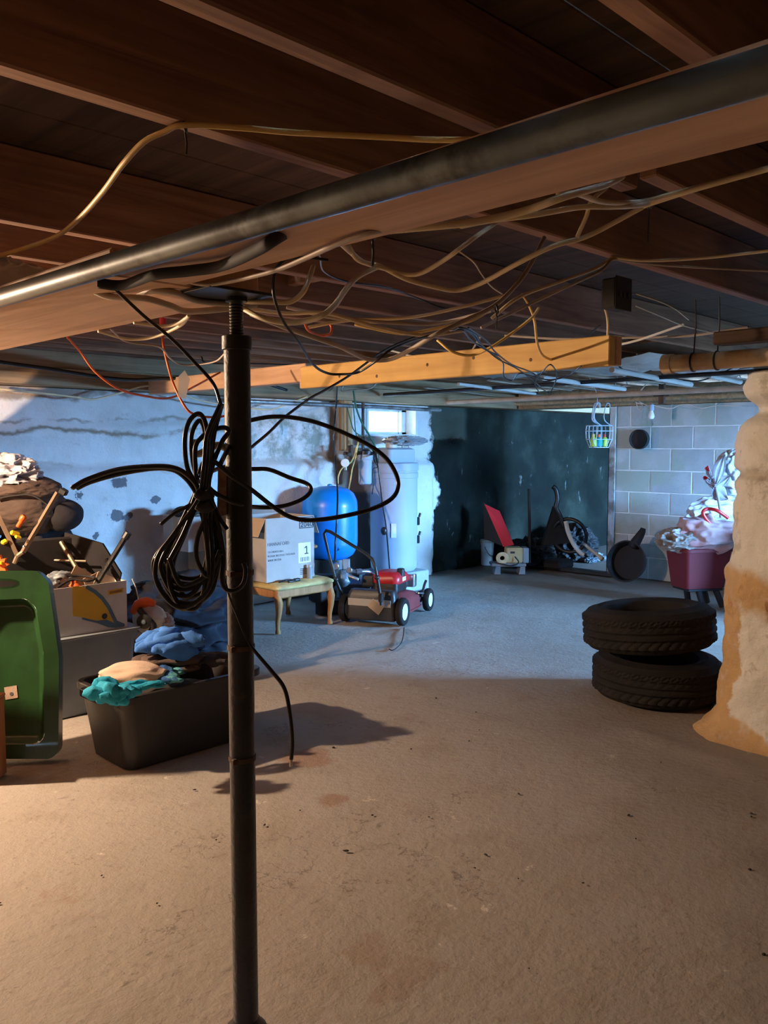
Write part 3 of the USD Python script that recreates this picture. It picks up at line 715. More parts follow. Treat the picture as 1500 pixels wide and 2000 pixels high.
for k, (a, b, lb) in enumerate((([(693, 633, 1.60), (760, 648, 1.58), (800, 651, 1.58), (860, 640, 1.60), (915, 628, 1.62), (950, 610, 1.65)], 0, 'bright cream cable between the low curve and the tied bundle'), ([(560, 600, 1.60), (660, 622, 1.58), (760, 630, 1.575), (850, 632, 1.58), (960, 607, 1.60)], 0, 'dull cable passing behind the tied bundle'), ([(600, 640, 1.60), (680, 626, 1.62), (800, 620, 1.63), (900, 600, 1.66), (990, 576, 1.70)], 0, 'thin dull cable climbing toward the middle far joist'), ([(480, 602, 1.58), (560, 612, 1.58), (640, 612, 1.58), (740, 640, 1.56), (830, 655, 1.55), (905, 645, 1.57)], 0, 'tan cable threading between the cables under the joists'))):
    cable('ceiling_cable', lb, a, .0050, (M_YELLOWC, M_GREYC, M_CREAM, M_CREAM)[k])
cable('ceiling_cable', 'bundled cable along the girder top side with stapled bends', [(900, 441, 1.62), (960, 430, 1.64), (1040, 420, 1.65), (1130, 405, 1.68), (1190, 404, 1.70), (1243, 402, 1.74), (1266, 397, 1.78)], .0052, M_CREAM)
cable('ceiling_cable', 'upper bundled cable bowing toward the zip tie', [(1090, 378, 1.66), (1130, 379, 1.67), (1170, 393, 1.69), (1215, 396, 1.72), (1262, 392, 1.78), (1330, 374, 1.80), (1420, 350, 1.82), (1520, 322, 1.83)], .0052, M_CREAM)
cable('ceiling_cable', 'thin bare wire hooked between two far joists', [(898, 492, 1.78), (925, 512, 1.77), (940, 535, 1.76), (960, 560, 1.75), (985, 577, 1.74)], .0022, M_CREAM)
cable('ceiling_cable', 'thin wire wandering under the joist by the junction box', [(1242, 574, 1.80), (1290, 590, 1.80), (1320, 605, 1.80), (1345, 625, 1.80)], .0024, M_CREAM)
cable('ceiling_cable', 'thin wire running low past the junction box toward the pillar', [(1242, 598, 1.78), (1290, 618, 1.78), (1340, 638, 1.78), (1400, 652, 1.78)], .0024, M_CREAM)
cable('ceiling_cable', 'grey cable peeling off the girder left of the post', [(180, 567, 1.56), (217, 580, 1.545), (283, 583, 1.54), (333, 597, 1.535), (367, 608, 1.53), (443, 603, 1.535), (500, 596, 1.55)], .0066, M_GREYC)
cable('ceiling_cable', 'second grey cable peeling off the girder left of the post, above the first', [(255, 572, 1.56), (300, 568, 1.55), (345, 572, 1.545), (383, 587, 1.54), (447, 593, 1.54), (505, 588, 1.55)], .0062, M_GREYC)
cable('ceiling_hose', 'thick black hose along the pipe left of the post', [(190, 553, 1.538), (240, 557, 1.536), (300, 537, 1.536), (370, 529, 1.536), (433, 519, 1.536), (500, 489, 1.536), (535, 467, 1.542), (562, 452, 1.572)], .0095, M_GRIME, 'hose')
cable('ceiling_cable', 'black wire hanging from the girder and slanting down to the coil', [np.r_[pD(226, 566, 1.64), 0], np.r_[pD(240, 579, 1.65), 0], np.r_[pD(283, 619, 1.65), 0], np.r_[pD(333, 660, 1.64), 0], np.r_[pD(383, 711, 1.63), 0], np.r_[pD(417, 750, 1.62), 0], np.r_[pD(431, 789, 1.60), 0]], .0036, M_CABLE)
cable('ceiling_cable', 'thin black wire looping down from the girder right of the post', [(640, 508, 1.60), (597, 503, 1.60), (557, 507, 1.595), (537, 533, 1.57), (535, 577, 1.53), (553, 627, 1.49), (583, 667, 1.46), (613, 713, 1.43), (640, 729, 1.42), (667, 731, 1.42), (700, 727, 1.43), (735, 705, 1.45), (767, 681, 1.48), (817, 662, 1.52), (870, 648, 1.56)], .0030, M_CABLE)
cable('ceiling_cable', 'thin black wire along a far joist above the cream cables', [(560, 466, 1.62), (610, 478, 1.66), (625, 500, 1.70), (633, 530, 1.72), (677, 550, 1.73), (750, 560, 1.74), (817, 583, 1.74), (867, 602, 1.72), (905, 600, 1.73)], .0030, M_CABLE)
cable('ceiling_cable', 'black wire slanting from behind the post up to the low grey cable', [np.r_[pD(488, 876, 1.8), 0], np.r_[pD(525, 845, 1.95), 0], np.r_[pD(557, 814, 2.05), 0], np.r_[pD(607, 777, 2.2), 0], np.r_[pD(633, 763, 2.3), 0], np.r_[pD(683, 733, 2.5), 0], np.r_[pD(753, 683, 2.75), 0], np.r_[pD(817, 655, 2.9), 0], np.r_[pD(850, 640, 3.0), 0]], .0034, M_CABLE)
tw = T('tangled_wires', 'knot of thin black wires dangling before the honey-coloured girder', 'wire', pz(1040, 730, 1.55))
for pts in ([(870, 648), (912, 645), (940, 673), (973, 701), (1010, 720), (1040, 742), (1071, 767), (1085, 745), (1087, 728), (1075, 712), (1060, 726), (1045, 748), (1052, 765)], [(905, 645), (925, 668), (960, 690), (982, 708), (984, 735), (1000, 743), (1015, 729), (1040, 735), (1075, 742), (1110, 733), (1135, 715)], [(915, 640), (950, 665), (968, 688), (1000, 712), (1040, 728), (1060, 745), (1090, 740)], [(880, 650), (900, 640), (930, 655), (945, 680), (975, 695)]):
    tw.add('wire', tube([pz(x, y, 1.565 - .0009 * max(0, y - 700)) for x, y in pts], .0028, 6, smooth=6), M_CABLE, True, world=True)
for px, py, z, lb in ((361, 246, 1.846, 'on the near joist'), (727, 452, 1.57, 'on the girder edge'), (1268, 398, 1.80, 'round the thick tan bundle'), (970, 604, 1.60, 'round the low grey bundle')):
    p = pz(px, py, z)
    t_ = T('zip_tie', f'black zip tie {lb}', 'zip tie', p)
    t_.add('band', ring((0, 0, 0), .010, .0032, (.7, -.6, .2), 18, 6), M_BLACK, True)
    t_.add('tail', tube([(0, 0, -.008), (.006, .004, -.03), (.004, .004, -.05 if px != 1268 else -.085)], .0022, 6), M_BLACK)

# the left-hand wires
cable('wall_cable', 'cream wire drooping under the sill along the whitewashed wall', [np.r_[pY(x, y, 5.28), 0] for x, y in ((-30, 757), (0, 760), (100, 770), (150, 776), (183, 780), (233, 768), (283, 754), (333, 757), (377, 778), (433, 790), (520, 800), (560, 790), (600, 775))], .0065, M_CREAM)
cable('wall_cable', 'black cable drooping below the sill in front of the wall', [np.r_[pY(x, y, 4.95), 0] for x, y in ((-30, 700), (0, 707), (100, 721), (200, 737), (267, 742), (333, 739), (433, 742), (500, 745), (560, 762))], .011, M_CABLE)
cable('wall_cable', 'grey conduit pipe running along the top of the wall to the window', [np.r_[pY(x, y, 5.27), 0] for x, y in ((480, 784), (640, 791), (740, 795), (812, 799), (860, 801))], .017, M_STEEL, 'conduit', smooth=0)
cable('extension_cord', 'orange extension cord curving down from the girder end', [np.r_[pY(150, 640, 3.58)[:2], 1.87, 0]] + [np.r_[pY(x, y, c), 0] for x, y, c in ((133, 652, 3.4), (137, 664, 3.4), (157, 687, 3.45), (187, 727, 3.5), (233, 760, 3.55), (285, 774, 3.6), (333, 777, 3.65), (383, 753, 3.7), (430, 727, 3.75))], .0052, M_ORANGEC, 'cord')
oc = T('extension_cord', 'orange cord with a red plug hanging between joists behind the post', 'cord', pY(340, 753, 3.0))
oc.add('cord', tube([np.r_[pY(318, 620, 3.18)[:2], 1.87]] + [pY(x, y, c) for x, y, c in ((318, 634, 3.1), (318, 667, 3.05), (327, 710, 3.0), (340, 753, 3.0), (363, 797, 2.95), (385, 811, 2.95), (415, 815, 2.95), (440, 812, 2.95), (470, 800, 2.95))], .0048, 8, smooth=7), M_ORANGEC, True, world=True)
oc.add('plug', cyl(pY(318, 622, 3.1), pY(318, 640, 3.1), .014, 14), M_RED, world=True)
oc.add('cable_tag', onto(poly([(-.02, -.05), (.012, -.06), (.022, .02), (.0, .055), (-.022, .03)], .0015), pY(359, 750, 2.96), (.8, -.6, 0), (.1, 0, 1)), M_CLEAR, world=True)
for pts, lb in ((((193, 647), (250, 662), (300, 658), (350, 637), (369, 616)), 'white cable swinging under the girder left of the post'), (((262, 630), (317, 637), (345, 632), (366, 620)), 'upper short white cable under the girder left of the post'), (((217, 643), (247, 667), (310, 677), (333, 700), (360, 713), (417, 707), (440, 690)), 'thin dull wire trailing across the far joists left of the post')):
    cable('ceiling_cable', lb, [(x, y, 1.55 - .0004 * max(0, y - 640)) for x, y in pts], .0046 if 'thin' not in lb else .003, M_CREAM if 'thin' not in lb else M_GREYC)
cable('ceiling_cable', 'two-bend orange cord hanging behind the cream loop right of the post', [(594, 628, 1.60), (603, 645, 1.58), (625, 655, 1.575), (645, 652, 1.58), (648, 640, 1.60), (643, 630, 1.62)], .0044, M_ORANGEC)

# ------------------------------------------------------------------ more shapes
def slab(pts, off):
    p = np.asarray(pts); q = p + np.asarray(off)
    return trimesh.convex.convex_hull(np.vstack([p, q]))


def rloop(hx, hy, r, z, n=6):
    r = min(r, hx * .999, hy * .999)
    out = []
    for k, (sx, sy) in enumerate(((1, 1), (-1, 1), (-1, -1), (1, -1))):
        for t in np.linspace(0, np.pi / 2, n):
            a = t + k * np.pi / 2
            out.append((sx * (hx - r) + r * math.cos(a), sy * (hy - r) + r * math.sin(a), z))
    return np.array(out)


def rloft(prof, n=6, c=(0, 0, 0)):
    """Rounded rectangles (half x, half y, corner radius, z) joined one to the next; both ends closed."""
    L = np.array([rloop(*p, n=n) for p in prof]); k = L.shape[1]
    V = np.vstack([L.reshape(-1, 3), L[0].mean(0), L[-1].mean(0)])
    f = []
    for i in range(len(L) - 1):
        for j in range(k):
            q = (j + 1) % k
            f += [[i * k + j, i * k + q, (i + 1) * k + q], [i * k + j, (i + 1) * k + q, (i + 1) * k + j]]
    a, b = len(V) - 2, len(V) - 1
    for j in range(k):
        q = (j + 1) % k
        f += [[a, q, j], [b, (len(L) - 1) * k + j, (len(L) - 1) * k + q]]
    return mv(trimesh.Trimesh(V, np.array(f), process=False), c)


def tub(hx, hy, h, taper=.03, rim=.014, t=.004, r=.04):
    """An open tub with a rolled rim."""
    return rloft([(hx - taper, hy - taper, r, 0), (hx - .002, hy - .002, r, h - .03), (hx, hy, r, h - .03), (hx + rim, hy + rim, r + rim, h - .028), (hx + rim, hy + rim, r + rim, h - .004), (hx + rim - .004, hy + rim - .004, r + rim, h), (hx - t, hy - t, r, h), (hx - taper - t, hy - taper - t, r, .006)])


def carton(t, hx, hy, h, mat, flaps=True, name='carton_body', wall=.005):
    """An open cardboard box, with its four flaps if wanted."""
    t.add(name, rloft([(hx, hy, .003, 0), (hx, hy, .003, h), (hx - wall, hy - wall, .002, h), (hx - wall, hy - wall, .002, .006)], 2), mat, 20)


def folds(w, d, amp=.02, seed=0, fz=9.0, drop=None):
    """A crumpled cloth over w x d; drop(x, y) lowers it."""
    def fn(u, v):
        x, y = (u - .5) * w, (v - .5) * d
        q = np.stack([x * fz, y * fz, 0 * x + seed], -1)
        n = meshkit.fbm(q, 4, seed)
        rdg = 1 - np.abs(2 * meshkit.noise(q * [1.0, .45, 1] + 3, seed + 5) - 1)
        z = amp * (1.3 * n + 1.1 * rdg ** 2 - 1.1)
        if drop: z = z + drop(x, y)
        return np.stack([x + amp * .6 * (meshkit.noise(q + 9, seed) - .5), y + amp * .6 * (meshkit.noise(q + 19, seed) - .5), z], -1)
    return sheet(fn, 40, 40, .003)

CR, CF = np.array([.5 ** .5, -.5 ** .5, 0]), np.array([.5 ** .5, .5 ** .5, 0])
UPV = np.array([0, 0, 1.0])
A45 = -math.pi / 4                                                    # a thing turned so that its -y side faces the camera

# ------------------------------------------------------------------ the heap on the left
o = np.array([1.235, 3.345, .012])
lean = UPV * math.cos(.16) + CF * math.sin(.16)
out = Polygon([(-.20, .02), (.205, .0), (.195, .40), (.145, .70), (.10, .745), (-.17, .75), (-.24, .70)]).buffer(-.045).buffer(.045)
pan_o = Polygon([(-.15, .07), (.15, .06), (.135, .42), (.10, .60), (.06, .635), (-.13, .63), (-.18, .56)]).buffer(-.04).buffer(.04)
slot = affinity.rotate(Polygon(Point(0, 0).buffer(1).exterior.coords), 0)
slot = affinity.translate(affinity.scale(slot, .062, .013), -.035, .695)
sl = T('sled', 'green plastic sled standing upright against the heap at the left edge', 'sled', o)
sx = CR * math.cos(.12) + CF * math.sin(.12)
sled = lambda mesh: onto(mesh, o, sx, lean)
shell = cat(poly(out.difference(pan_o).difference(slot), .010, .0), poly(out.difference(out.buffer(-.007)), .06, -.052), poly(slot.buffer(.008).difference(slot), .018, -.008))
pl_, pin = np.array(pan_o.exterior.coords)[:-1], np.array(pan_o.buffer(-.028).exterior.coords)[:-1]
sl.add('rim', sled(shell), M_GREEN, 30, world=True)
lp = []
for b, z in ((0, .010), (-.006, .004), (-.018, -.030), (-.034, -.040)):
    ls = pan_o.buffer(b).exterior
    lp.append(np.array([(*ls.interpolate(t, True).coords[0], z) for t in np.linspace(0, 1, 97)[:-1]]))
V = np.vstack(lp + [np.array([[-.01, .34, -.040]])]); k = 96
f = [[i * k + j, i * k + (j + 1) % k, (i + 1) * k + (j + 1) % k] for i in range(3) for j in range(k)] + [[i * k + j, (i + 1) * k + (j + 1) % k, (i + 1) * k + j] for i in range(3) for j in range(k)] + [[3 * k + j, 3 * k + (j + 1) % k, 4 * k] for j in range(k)]
sl.add('pan', sled(trimesh.Trimesh(V, np.array(f), process=False)), M_GREEN, 50, world=True)
sl.add('sticker', sled(cat(poly(affinity.rotate(sbox(-.022, .235, .026, .285), 8), .0012, -.0395))), M_BEIGE, 20, world=True)
sl.add('sticker_print', sled(poly(Point(.004, .255).buffer(.007), .0018, -.0392)), M_INKG, 20, world=True)
def cl(lat, f): return CR * lat + CF * f
wc = T('wooden_crate', 'orange-brown wooden crate just showing at the left frame edge', 'crate', cl(-1.70, 3.095), A45)
M_CRATE = wood('terracotta_board', (.55, .24, .11), (.36, .14, .06), 'z', .6)
for k in range(3): wc.add('slat', bx(-.255, .255, -.055, -.043, .005 + .1 * k, .098 + .1 * k, .003), M_CRATE)
for x in (-.25, .245): wc.add('side_board', bx(x - .01, x + .01, -.043, .055, 0, .30, .003), M_CRATE)
wc.add('bottom', bx(-.24, .235, -.042, .054, .002, .014, .002), M_CRATE)
wc.add('top', bx(-.26, .26, -.057, .057, .302, .314, .003), M_CRATE)
cx_ = T('cardboard_box', 'unseen box added on the crate to shade the sled', 'box', cl(-1.78, 3.095) + [0, 0, .315], A45)  # added out of view so that its shadow covers the lower sled
cx_.add('body', cb(.34, .11, .42, .003), M_CARD, 20)
gt = T('storage_tote', 'grey plastic tote under the white fruit carton', 'tote', (1.79, 3.86, 0))
gt.add('body', tub(.225, .155, .365, .02), M_GREYTOTE)
gt.add('lid', rloft([(.24, .17, .04, .362), (.245, .175, .04, .366), (.245, .175, .04, .374), (.22, .15, .04, .377)]), M_GREYTOTE)
fb = T('fruit_carton', 'white fruit carton with a yellow and blue leaping print, filled with odds and ends', 'box', (1.775, 3.86, .378))
carton(fb, .195, .140, .225, M_WHITEBOX)
fo, FX = np.array([-.195, -.1403, 0]), np.array([1.0, 0, 0])
def fpt(x, y): return ((x - 660) / 580 * .26 + .128, max(.006, (1955 - (x - 780) * .2 - y) / 420 * .225))
curve_o = [fpt(*p) for p in ((640, 1560), (700, 1548), (800, 1548), (880, 1578), (960, 1628), (1030, 1702), (1078, 1782), (1108, 1832), (1190, 1852))]
low = [fpt(*p) for p in ((1190, 1862), (1100, 1850), (1040, 1842), (980, 1822), (860, 1832), (700, 1815), (640, 1815))]
yel = Polygon(curve_o[:-1] + [fpt(1060, 1845)] + low[3:])
if not yel.is_valid: yel = yel.buffer(0)
fb.add('yellow_print', onto(poly(yel, .0008), fo, FX, UPV), M_YEL, 20)
from shapely.geometry import LineString
fb.add('blue_print', onto(poly(LineString(curve_o[2:]).buffer(.0085).intersection(sbox(.0, .002, .389, .224)), .0016), fo, FX, UPV), M_BLUEP, 20)
tail = Polygon([fpt(*p) for p in ((740, 1822), (900, 1840), (1000, 1820), (1090, 1845), (1190, 1868), (1110, 1892), (1020, 1880), (900, 1852), (740, 1832))]).buffer(.002)
fb.add('blue_print', onto(poly(tail.intersection(sbox(.0, .002, .389, .224)), .0014), fo, FX, UPV), M_BLUEP, 20)
fb.add('eye_print', onto(poly(Point(*fpt(982, 1788)).buffer(.0135), .002), fo, FX, UPV), M_INK, 20)
fb.add('yellow_label', onto(poly(affinity.rotate(sbox(.292, .167, .372, .190), 3), .0012), fo, FX, UPV), M_YEL, 20)
fb.add('label_print', onto(poly(affinity.rotate(sbox(.300, .172, .364, .184), 3), .0018), fo, FX, UPV), basic('ochre_ink', (.30, .17, .03), .6), 20)
for nm, lb, ct, mesh, mt in (
    ('paper_bundle', 'cream papers poking out of the fruit carton', 'papers', cat(rot(cb(.10, .004, .10, .001, (.13, -.03, .15)), (0, 1, 0), 25, (.13, 0, .2)), rot(cb(.09, .004, .09, .001, (.10, .0, .16)), (0, 1, 0), -18, (.1, 0, .2))), M_BEIGE),
    ('glass_jar', 'small amber jar in the fruit carton', 'jar', lathe([(0, .15), (.026, .15), (.03, .16), (.03, .215), (.02, .228), (.02, .245), (0, .246)], 20, (-.02, -.05, 0)), M_ORANGEC),
    ('crumpled_wrapper', 'pale blue crumpled wrapper sitting at the back of the fruit carton', 'wrapper', blob((-.05, .06, .225), (.09, .05, .05), 4, .4, 2.5), M_GREYTOTE),
    ('cardboard_piece', 'torn cardboard flap leaning in the fruit carton', 'cardboard', rot(cb(.12, .005, .14, .001, (.03, .03, .14)), (0, 1, 0), 32, (.03, 0, .2)), M_CARD),
    ('tangled_cable', 'dark cord tangled on top of the fruit carton', 'cord', tube([(-.12, -.08, .22), (-.04, -.06, .245), (.03, -.09, .235), (.08, -.04, .24), (.02, .02, .25), (-.08, .0, .245), (-.1, -.06, .235)], .006, 8, smooth=6), M_GRIME)):
    solo(nm, mv(mesh, (1.775, 3.86, .378)), mt, lb, ct)

# black tote with clothes
TX, TY = 1.825, 3.085
bt = T('storage_tote', 'large black plastic tote of clothes on the floor behind the post', 'tote', (TX, TY, 0))
bt.add('body', rloft([(.285, .155, .05, 0), (.318, .188, .05, .265), (.318, .188, .05, .268), (.335, .205, .06, .272), (.335, .205, .06, .296), (.331, .201, .06, .30), (.312, .182, .045, .30), (.280, .150, .045, .006)], 8), M_TOTE)
for s in (-1, 1):
    bt.add('handle', rloft([(.018, .075, .012, .262), (.022, .08, .014, .268), (.022, .08, .014, .292), (.018, .075, .012, .296)], 5, (s * .345, 0, 0)), M_TOTE)
def heap(name, lb, ct, mt, px, py, D, rad, seed, amp=.35, fq=2.2, rz=0.0, dz=0.0, st=(1, 1, 1), ridge=True, sub=5):
    p = pD(px, py, D)
    return solo(name, blob(p + [0, 0, dz], rad, seed, amp, fq, sub, ridge, rz, stretch=st), mt, lb, ct, 80)
solo('folded_clothes', blob((TX, TY, .16), (.245, .12, .10), 2, .15, 3, 4), M_DARKCLOTH, 'dark clothes filling the bottom of the black tote', 'clothes', 80)
def crumple(c, rad, n, seed, rz=A45):
    r_ = np.random.default_rng(seed); ms = []
    for k in range(n):
        a, q, l = r_.uniform(0, 6.28), r_.uniform(.0, .62) ** .7, r_.uniform(.45, .75)
        p = np.array([q * math.cos(a), q * math.sin(a), r_.uniform(-.25, .35) * (1 - q)])
        t = r_.uniform(0, 6.28); d = np.array([math.cos(t), math.sin(t), r_.uniform(-.25, .25)]) * l
        bend = np.array([-d[1], d[0], r_.uniform(.1, .5)]) * r_.uniform(.1, .4)
        w_ = r_.uniform(.20, .34)
        pts = np.array([p - d, p - d * .4 + bend * .7, p + d * .3 + bend, p + d])
        ms.append(tube(pts, [w_ * .35, w_, w_ * .9, w_ * .3], 14, smooth=6))
    m_ = cat(*ms)
    v = np.array(m_.vertices) * np.asarray(rad)
    v += .012 * (np.stack([meshkit.fbm(v * 26 + s_, 3, seed) for s_ in (0, 31, 67)], -1) - .5) * 2
    c_, s_ = math.cos(rz), math.sin(rz)
    v[:, :2] = v[:, :2] @ np.array([[c_, s_], [-s_, c_]])
    return trimesh.Trimesh(v + np.asarray(c), m_.faces, process=False)
def garment(name, lb, mt, px, py, D, rad, n, seed, rz=A45):
    return solo(name, crumple(pD(px, py, D), rad, n, seed, rz), mt, lb, 'clothes', 80)
def cloth(name, lb, mt, px, py, D, rad, seed, amp=.28, fq=2.2, rz=A45, st=(1, 1, 1), oc=3, dz=0.0):
    return solo(name, blob(pD(px, py, D) + [0, 0, dz], rad, seed, amp, fq, 5, True, rz, stretch=st, oc=oc), mt, lb, 'clothes', 80)
cloth('beige_shirt', 'smooth beige cloth bundled at the front of the black tote', M_BEIGE, 262, 1318, 3.30, (.13, .075, .05), 11, .10, 1.2, A45 + .1, (.5, 1.2, 1), 2)
garment('teal_scrub_top', 'crumpled teal cloth spilling over the front corner of the black tote', M_TEAL, 218, 1355, 3.0, (.08, .065, .11), 13, 5)
garment('teal_scarf', 'thin teal cloth running along the rim in front of the beige cloth', M_TEAL, 272, 1341, 3.13, (.12, .04, .035), 7, 9, A45 + .5)
garment('patterned_top', 'dark blue and teal patterned cloth in the middle of the black tote', M_PRINTC, 347, 1317, 3.33, (.125, .09, .07), 9, 8, A45 + .3)
garment('blue_scrub_shirt', 'bright blue cloth heaped highest in the black tote', M_BLUECLOTH, 340, 1258, 3.42, (.155, .12, .125), 13, 21)
garment('dark_jumper', 'dark brown clothes under the bright blue cloth', M_BROWNCLOTH, 335, 1294, 3.44, (.22, .10, .08), 12, 14)
solo('black_jumper', crumple(pD(405, 1288, 3.46), (.10, .09, .075), 9, 16), M_DARKCLOTH, 'black cloth at the end of the tote next to the post', 'clothes', 80)

# bags, chairs and toys of the heap
solo('trash_bag', blob((2.74, 4.50, .20), (.38, .30, .24), 31, .22, 1.7, 5, True, 0, .004, oc=3), M_NAVY, 'shiny dark rubbish bag on the floor behind the orange and white tool', 'bag', 80)
solo('trash_bag', blob((1.88, 4.60, .40), (.35, .31, .41), 33, .14, 1.6, 5, True, 0, .004, oc=3), M_DARKCLOTH, 'big black bag standing behind the fruit carton', 'bag', 80)
dfl = T('duffel_bag', 'dark brown duffel bag with a rolled end, on top of the heap', 'bag', pD(40, 1030, 4.25))
dfl.add('body', blob(pD(28, 992, 4.45), (.28, .20, .16), 41, .20, 1.6, 5, False, A45 - .1), M_BROWNCLOTH, 80, world=True)
dfl.add('flap', blob(pD(40, 956, 4.40), (.21, .17, .078), 43, .18, 1.8, 5, False, A45 - .2), M_BROWNCLOTH, 80, world=True)
dfl.add('rolled_end', blob(pD(122, 1006, 4.46), (.105, .12, .087), 45, .06, 1.2, 4, False, A45), M_DARKCLOTH, 80, world=True)
dfl.add('strap', tube([pD(x, y, 4.22) for x, y in ((-10, 975), (30, 968), (65, 968), (100, 990))], .012, 8, smooth=6, flat=.4), M_GRIME, True, world=True)
fc = T('folding_chair', 'folded chair with thin brown metal legs, upside down on the heap', 'chair', pD(60, 1100, 3.95))
for a, c in (((113, 962), (45, 1078)), ((-12, 990), (34, 1086))):
    fc.add('leg', tube([pD(*a, 3.98), pD(*c, 3.95)], .0125, 4), M_LEG, 20, world=True)
fc.add('leg_brace', tube([pD(45, 1078, 3.95), pD(34, 1086, 3.95), pD(28, 1100, 3.95)], .011, 8), M_LEG, world=True)
fc.add('foot_cap', mv(rot(rot(cb(.036, .036, .03, .005), (0, 0, 1), -45), CF, 30), pD(121, 966, 3.98)), M_BLACK, 20, world=True)
fc.add('seat', bx(1.42, 1.86, 4.035, 4.06, .50, .80, .008), M_GRIME, 20, world=True)
fc.add('rivet', lathe([(0, 0), (.008, 0), (.006, .006), (0, .008)], 12, pD(47, 1068, 3.93)), M_CHROME, world=True)
fc2 = T('folding_chair', 'folded chair with a black capped leg, behind the fruit carton', 'chair', pD(200, 1150, 4.05))
fc2.add('leg', tube([pD(247, 1046, 4.05), pD(184, 1148, 4.0)], .0135, 8), M_BLACKIRON, world=True)
fc2.add('leg', tube([pD(119, 1058, 4.12), pD(155, 1120, 4.08), pD(162, 1150, 4.05)], .0115, 8, smooth=4), M_LEG, world=True)
fc2.add('leg', tube([pD(206, 1092, 4.06), pD(236, 1140, 4.06)], .0125, 8), M_BLACKIRON, world=True)
fc2.add('foot_cap', tube([pD(244, 1051, 4.05), pD(251, 1040, 4.05)], .018, 10), M_BLACK, world=True)
fc2.add('crossbar', tube([pD(58, 1078, 4.1), pD(86, 1087, 4.1)], .005, 8), M_LEG, world=True)
fc2.add('crossbar', tube([pD(105, 1094, 4.1), pD(168, 1096, 4.1)], .006, 8), M_LEG, world=True)
fc2.add('seat', slab([pD(x, y, 4.16) for x, y in ((126, 1040), (200, 1062), (236, 1120), (230, 1150), (120, 1150))], CF * .02), M_DARKCLOTH, 20, world=True)
d_ = T('toy_dart', 'red-orange foam toy dart on the dark bag', 'toy', pD(40, 1018, 3.92))
d_.add('tip', tube([pD(48, 1007, 3.92), pD(46, 1010, 3.92), pD(42, 1017, 3.92)], [.010, .0155, .014], 14), M_ORANGE, world=True)
d_.add('shaft', tube([pD(42, 1017, 3.92), pD(35, 1029, 3.92)], [.011, .0105], 14), M_ORANGE, world=True)
solo('toy_piece', cat(mv(rot(cb(.045, .02, .022, .006), CF, 30), pD(27, 1046, 3.92)), mv(rot(cb(.03, .02, .015, .005), CF, 25), pD(34, 1052, 3.91))), M_YELLOW, 'yellow and orange toy piece between the chair legs', 'toy')
solo('toy_piece', mv(rot(cb(.030, .02, .022, .006), CF, -35), pD(11, 1062, 3.93)), M_YELLOW, 'yellow toy piece behind the leaning chair leg', 'toy')
def star(n, r0, r1): return Polygon([((r0 if k % 2 else r1) * math.cos(math.pi * k / n), (r0 if k % 2 else r1) * math.sin(math.pi * k / n)) for k in range(2 * n)])
fl = T('toy_flower', 'bright orange spiky toy flower on the left frame edge', 'toy', pD(2, 1120, 3.85))
fl.add('petals', onto(poly(star(9, .030, .046), .02), pD(0, 1102, 3.85), CR, UPV), M_ORANGE, 20, world=True)
fl.add('center', lathe([(0, 0), (.016, 0), (.012, .010), (0, .014)], 14, pD(0, 1102, 3.82)), M_YELLOW, world=True)
solo('plastic_bag', blob(pD(8, 926, 4.33), (.15, .1, .085), 51, .34, 2.3, 5, True, A45, oc=3), M_BAG, 'white plastic bag on the duffel bag by the left wall', 'bag', 80)
solo('marker_pen', tube([pD(43, 931, 4.4), pD(61, 938, 4.4)], .006, 10), M_RED, 'red marker pen poking out past the white plastic bag', 'pen')

pt = T('power_tool', 'white and orange power tool lying on the dark rubbish bag', 'tool', pD(290, 1235, 4.2))
pt.add('housing', blob(pD(292, 1208, 4.2), (.085, .07, .075), 61, .12, 1.3, 4, False, A45), M_OFFWHITE, 60, world=True)
pt.add('orange_cover', tube([pD(259, 1196, 4.13), pD(270, 1182, 4.12), pD(287, 1176, 4.12), pD(304, 1180, 4.13)], [.016, .026, .026, .014], 14, smooth=5), M_ORANGE, True, world=True)
pt.add('handle', tube([pD(272, 1190, 4.09), pD(285, 1205, 4.08), pD(300, 1222, 4.08), pD(296, 1232, 4.09)], .016, 12, smooth=5), M_BLACK, True, world=True)
pt.add('wheel', onto(lathe([(0, 0), (.032, 0), (.036, .006), (.036, .016), (.018, .022), (0, .022)], 24), pD(283, 1213, 4.08), CR, UPV), M_BLACK, world=True)
pt.add('hub', onto(lathe([(0, .02), (.014, .02), (.010, .028), (0, .03)], 16), pD(283, 1213, 4.08), CR, UPV), M_GREYPL, world=True)
solo('plastic_bag', blob(pD(318, 1222, 4.22), (.05, .05, .06), 63, .25, 2.4, 4, True, A45), M_BAG, 'small white plastic bag tucked beside the power tool', 'bag', 80)
solo('thin_cord', tube([pD(258, 1130, 4.2), pD(266, 1150, 4.2), pD(270, 1170, 4.15)], .003, 6, smooth=6), M_WHITEC, 'thin white cord running up from the power tool', 'cord', True)

# off to the left of the frame: the ceiling bulb and an unseen panel added to shade the whitewashed wall
lb_ = T('light_bulb', 'bare warm bulb on a cord at the left', 'bulb', BULB)
lb_.add('socket', lathe([(.0, .045), (.018, .045), (.020, .05), (.020, .10), (.012, .115), (0, .116)], 20), M_OFFWHITE)
lb_.add('cord', tube([(0, 0, .115), (.01, 0, .25), (0, .11, .395)], .004, 8, smooth=5), M_WHITEC)
pw_ = T('added_shade_panel', 'unseen panel added at the left to shade the whitewashed wall', 'board', (1.46, 4.9, 0))
pw_.add('sheet', onto(poly([(4.35, .0), (4.35, 1.82), (4.465, 1.82), (5.36, 1.01), (5.36, 0)], .018), (1.46, 0, 0), (0, 1, 0), (0, 0, 1)), M_CARD, 20, world=True)  # outline cut to give the slanting shadow edge on the wall

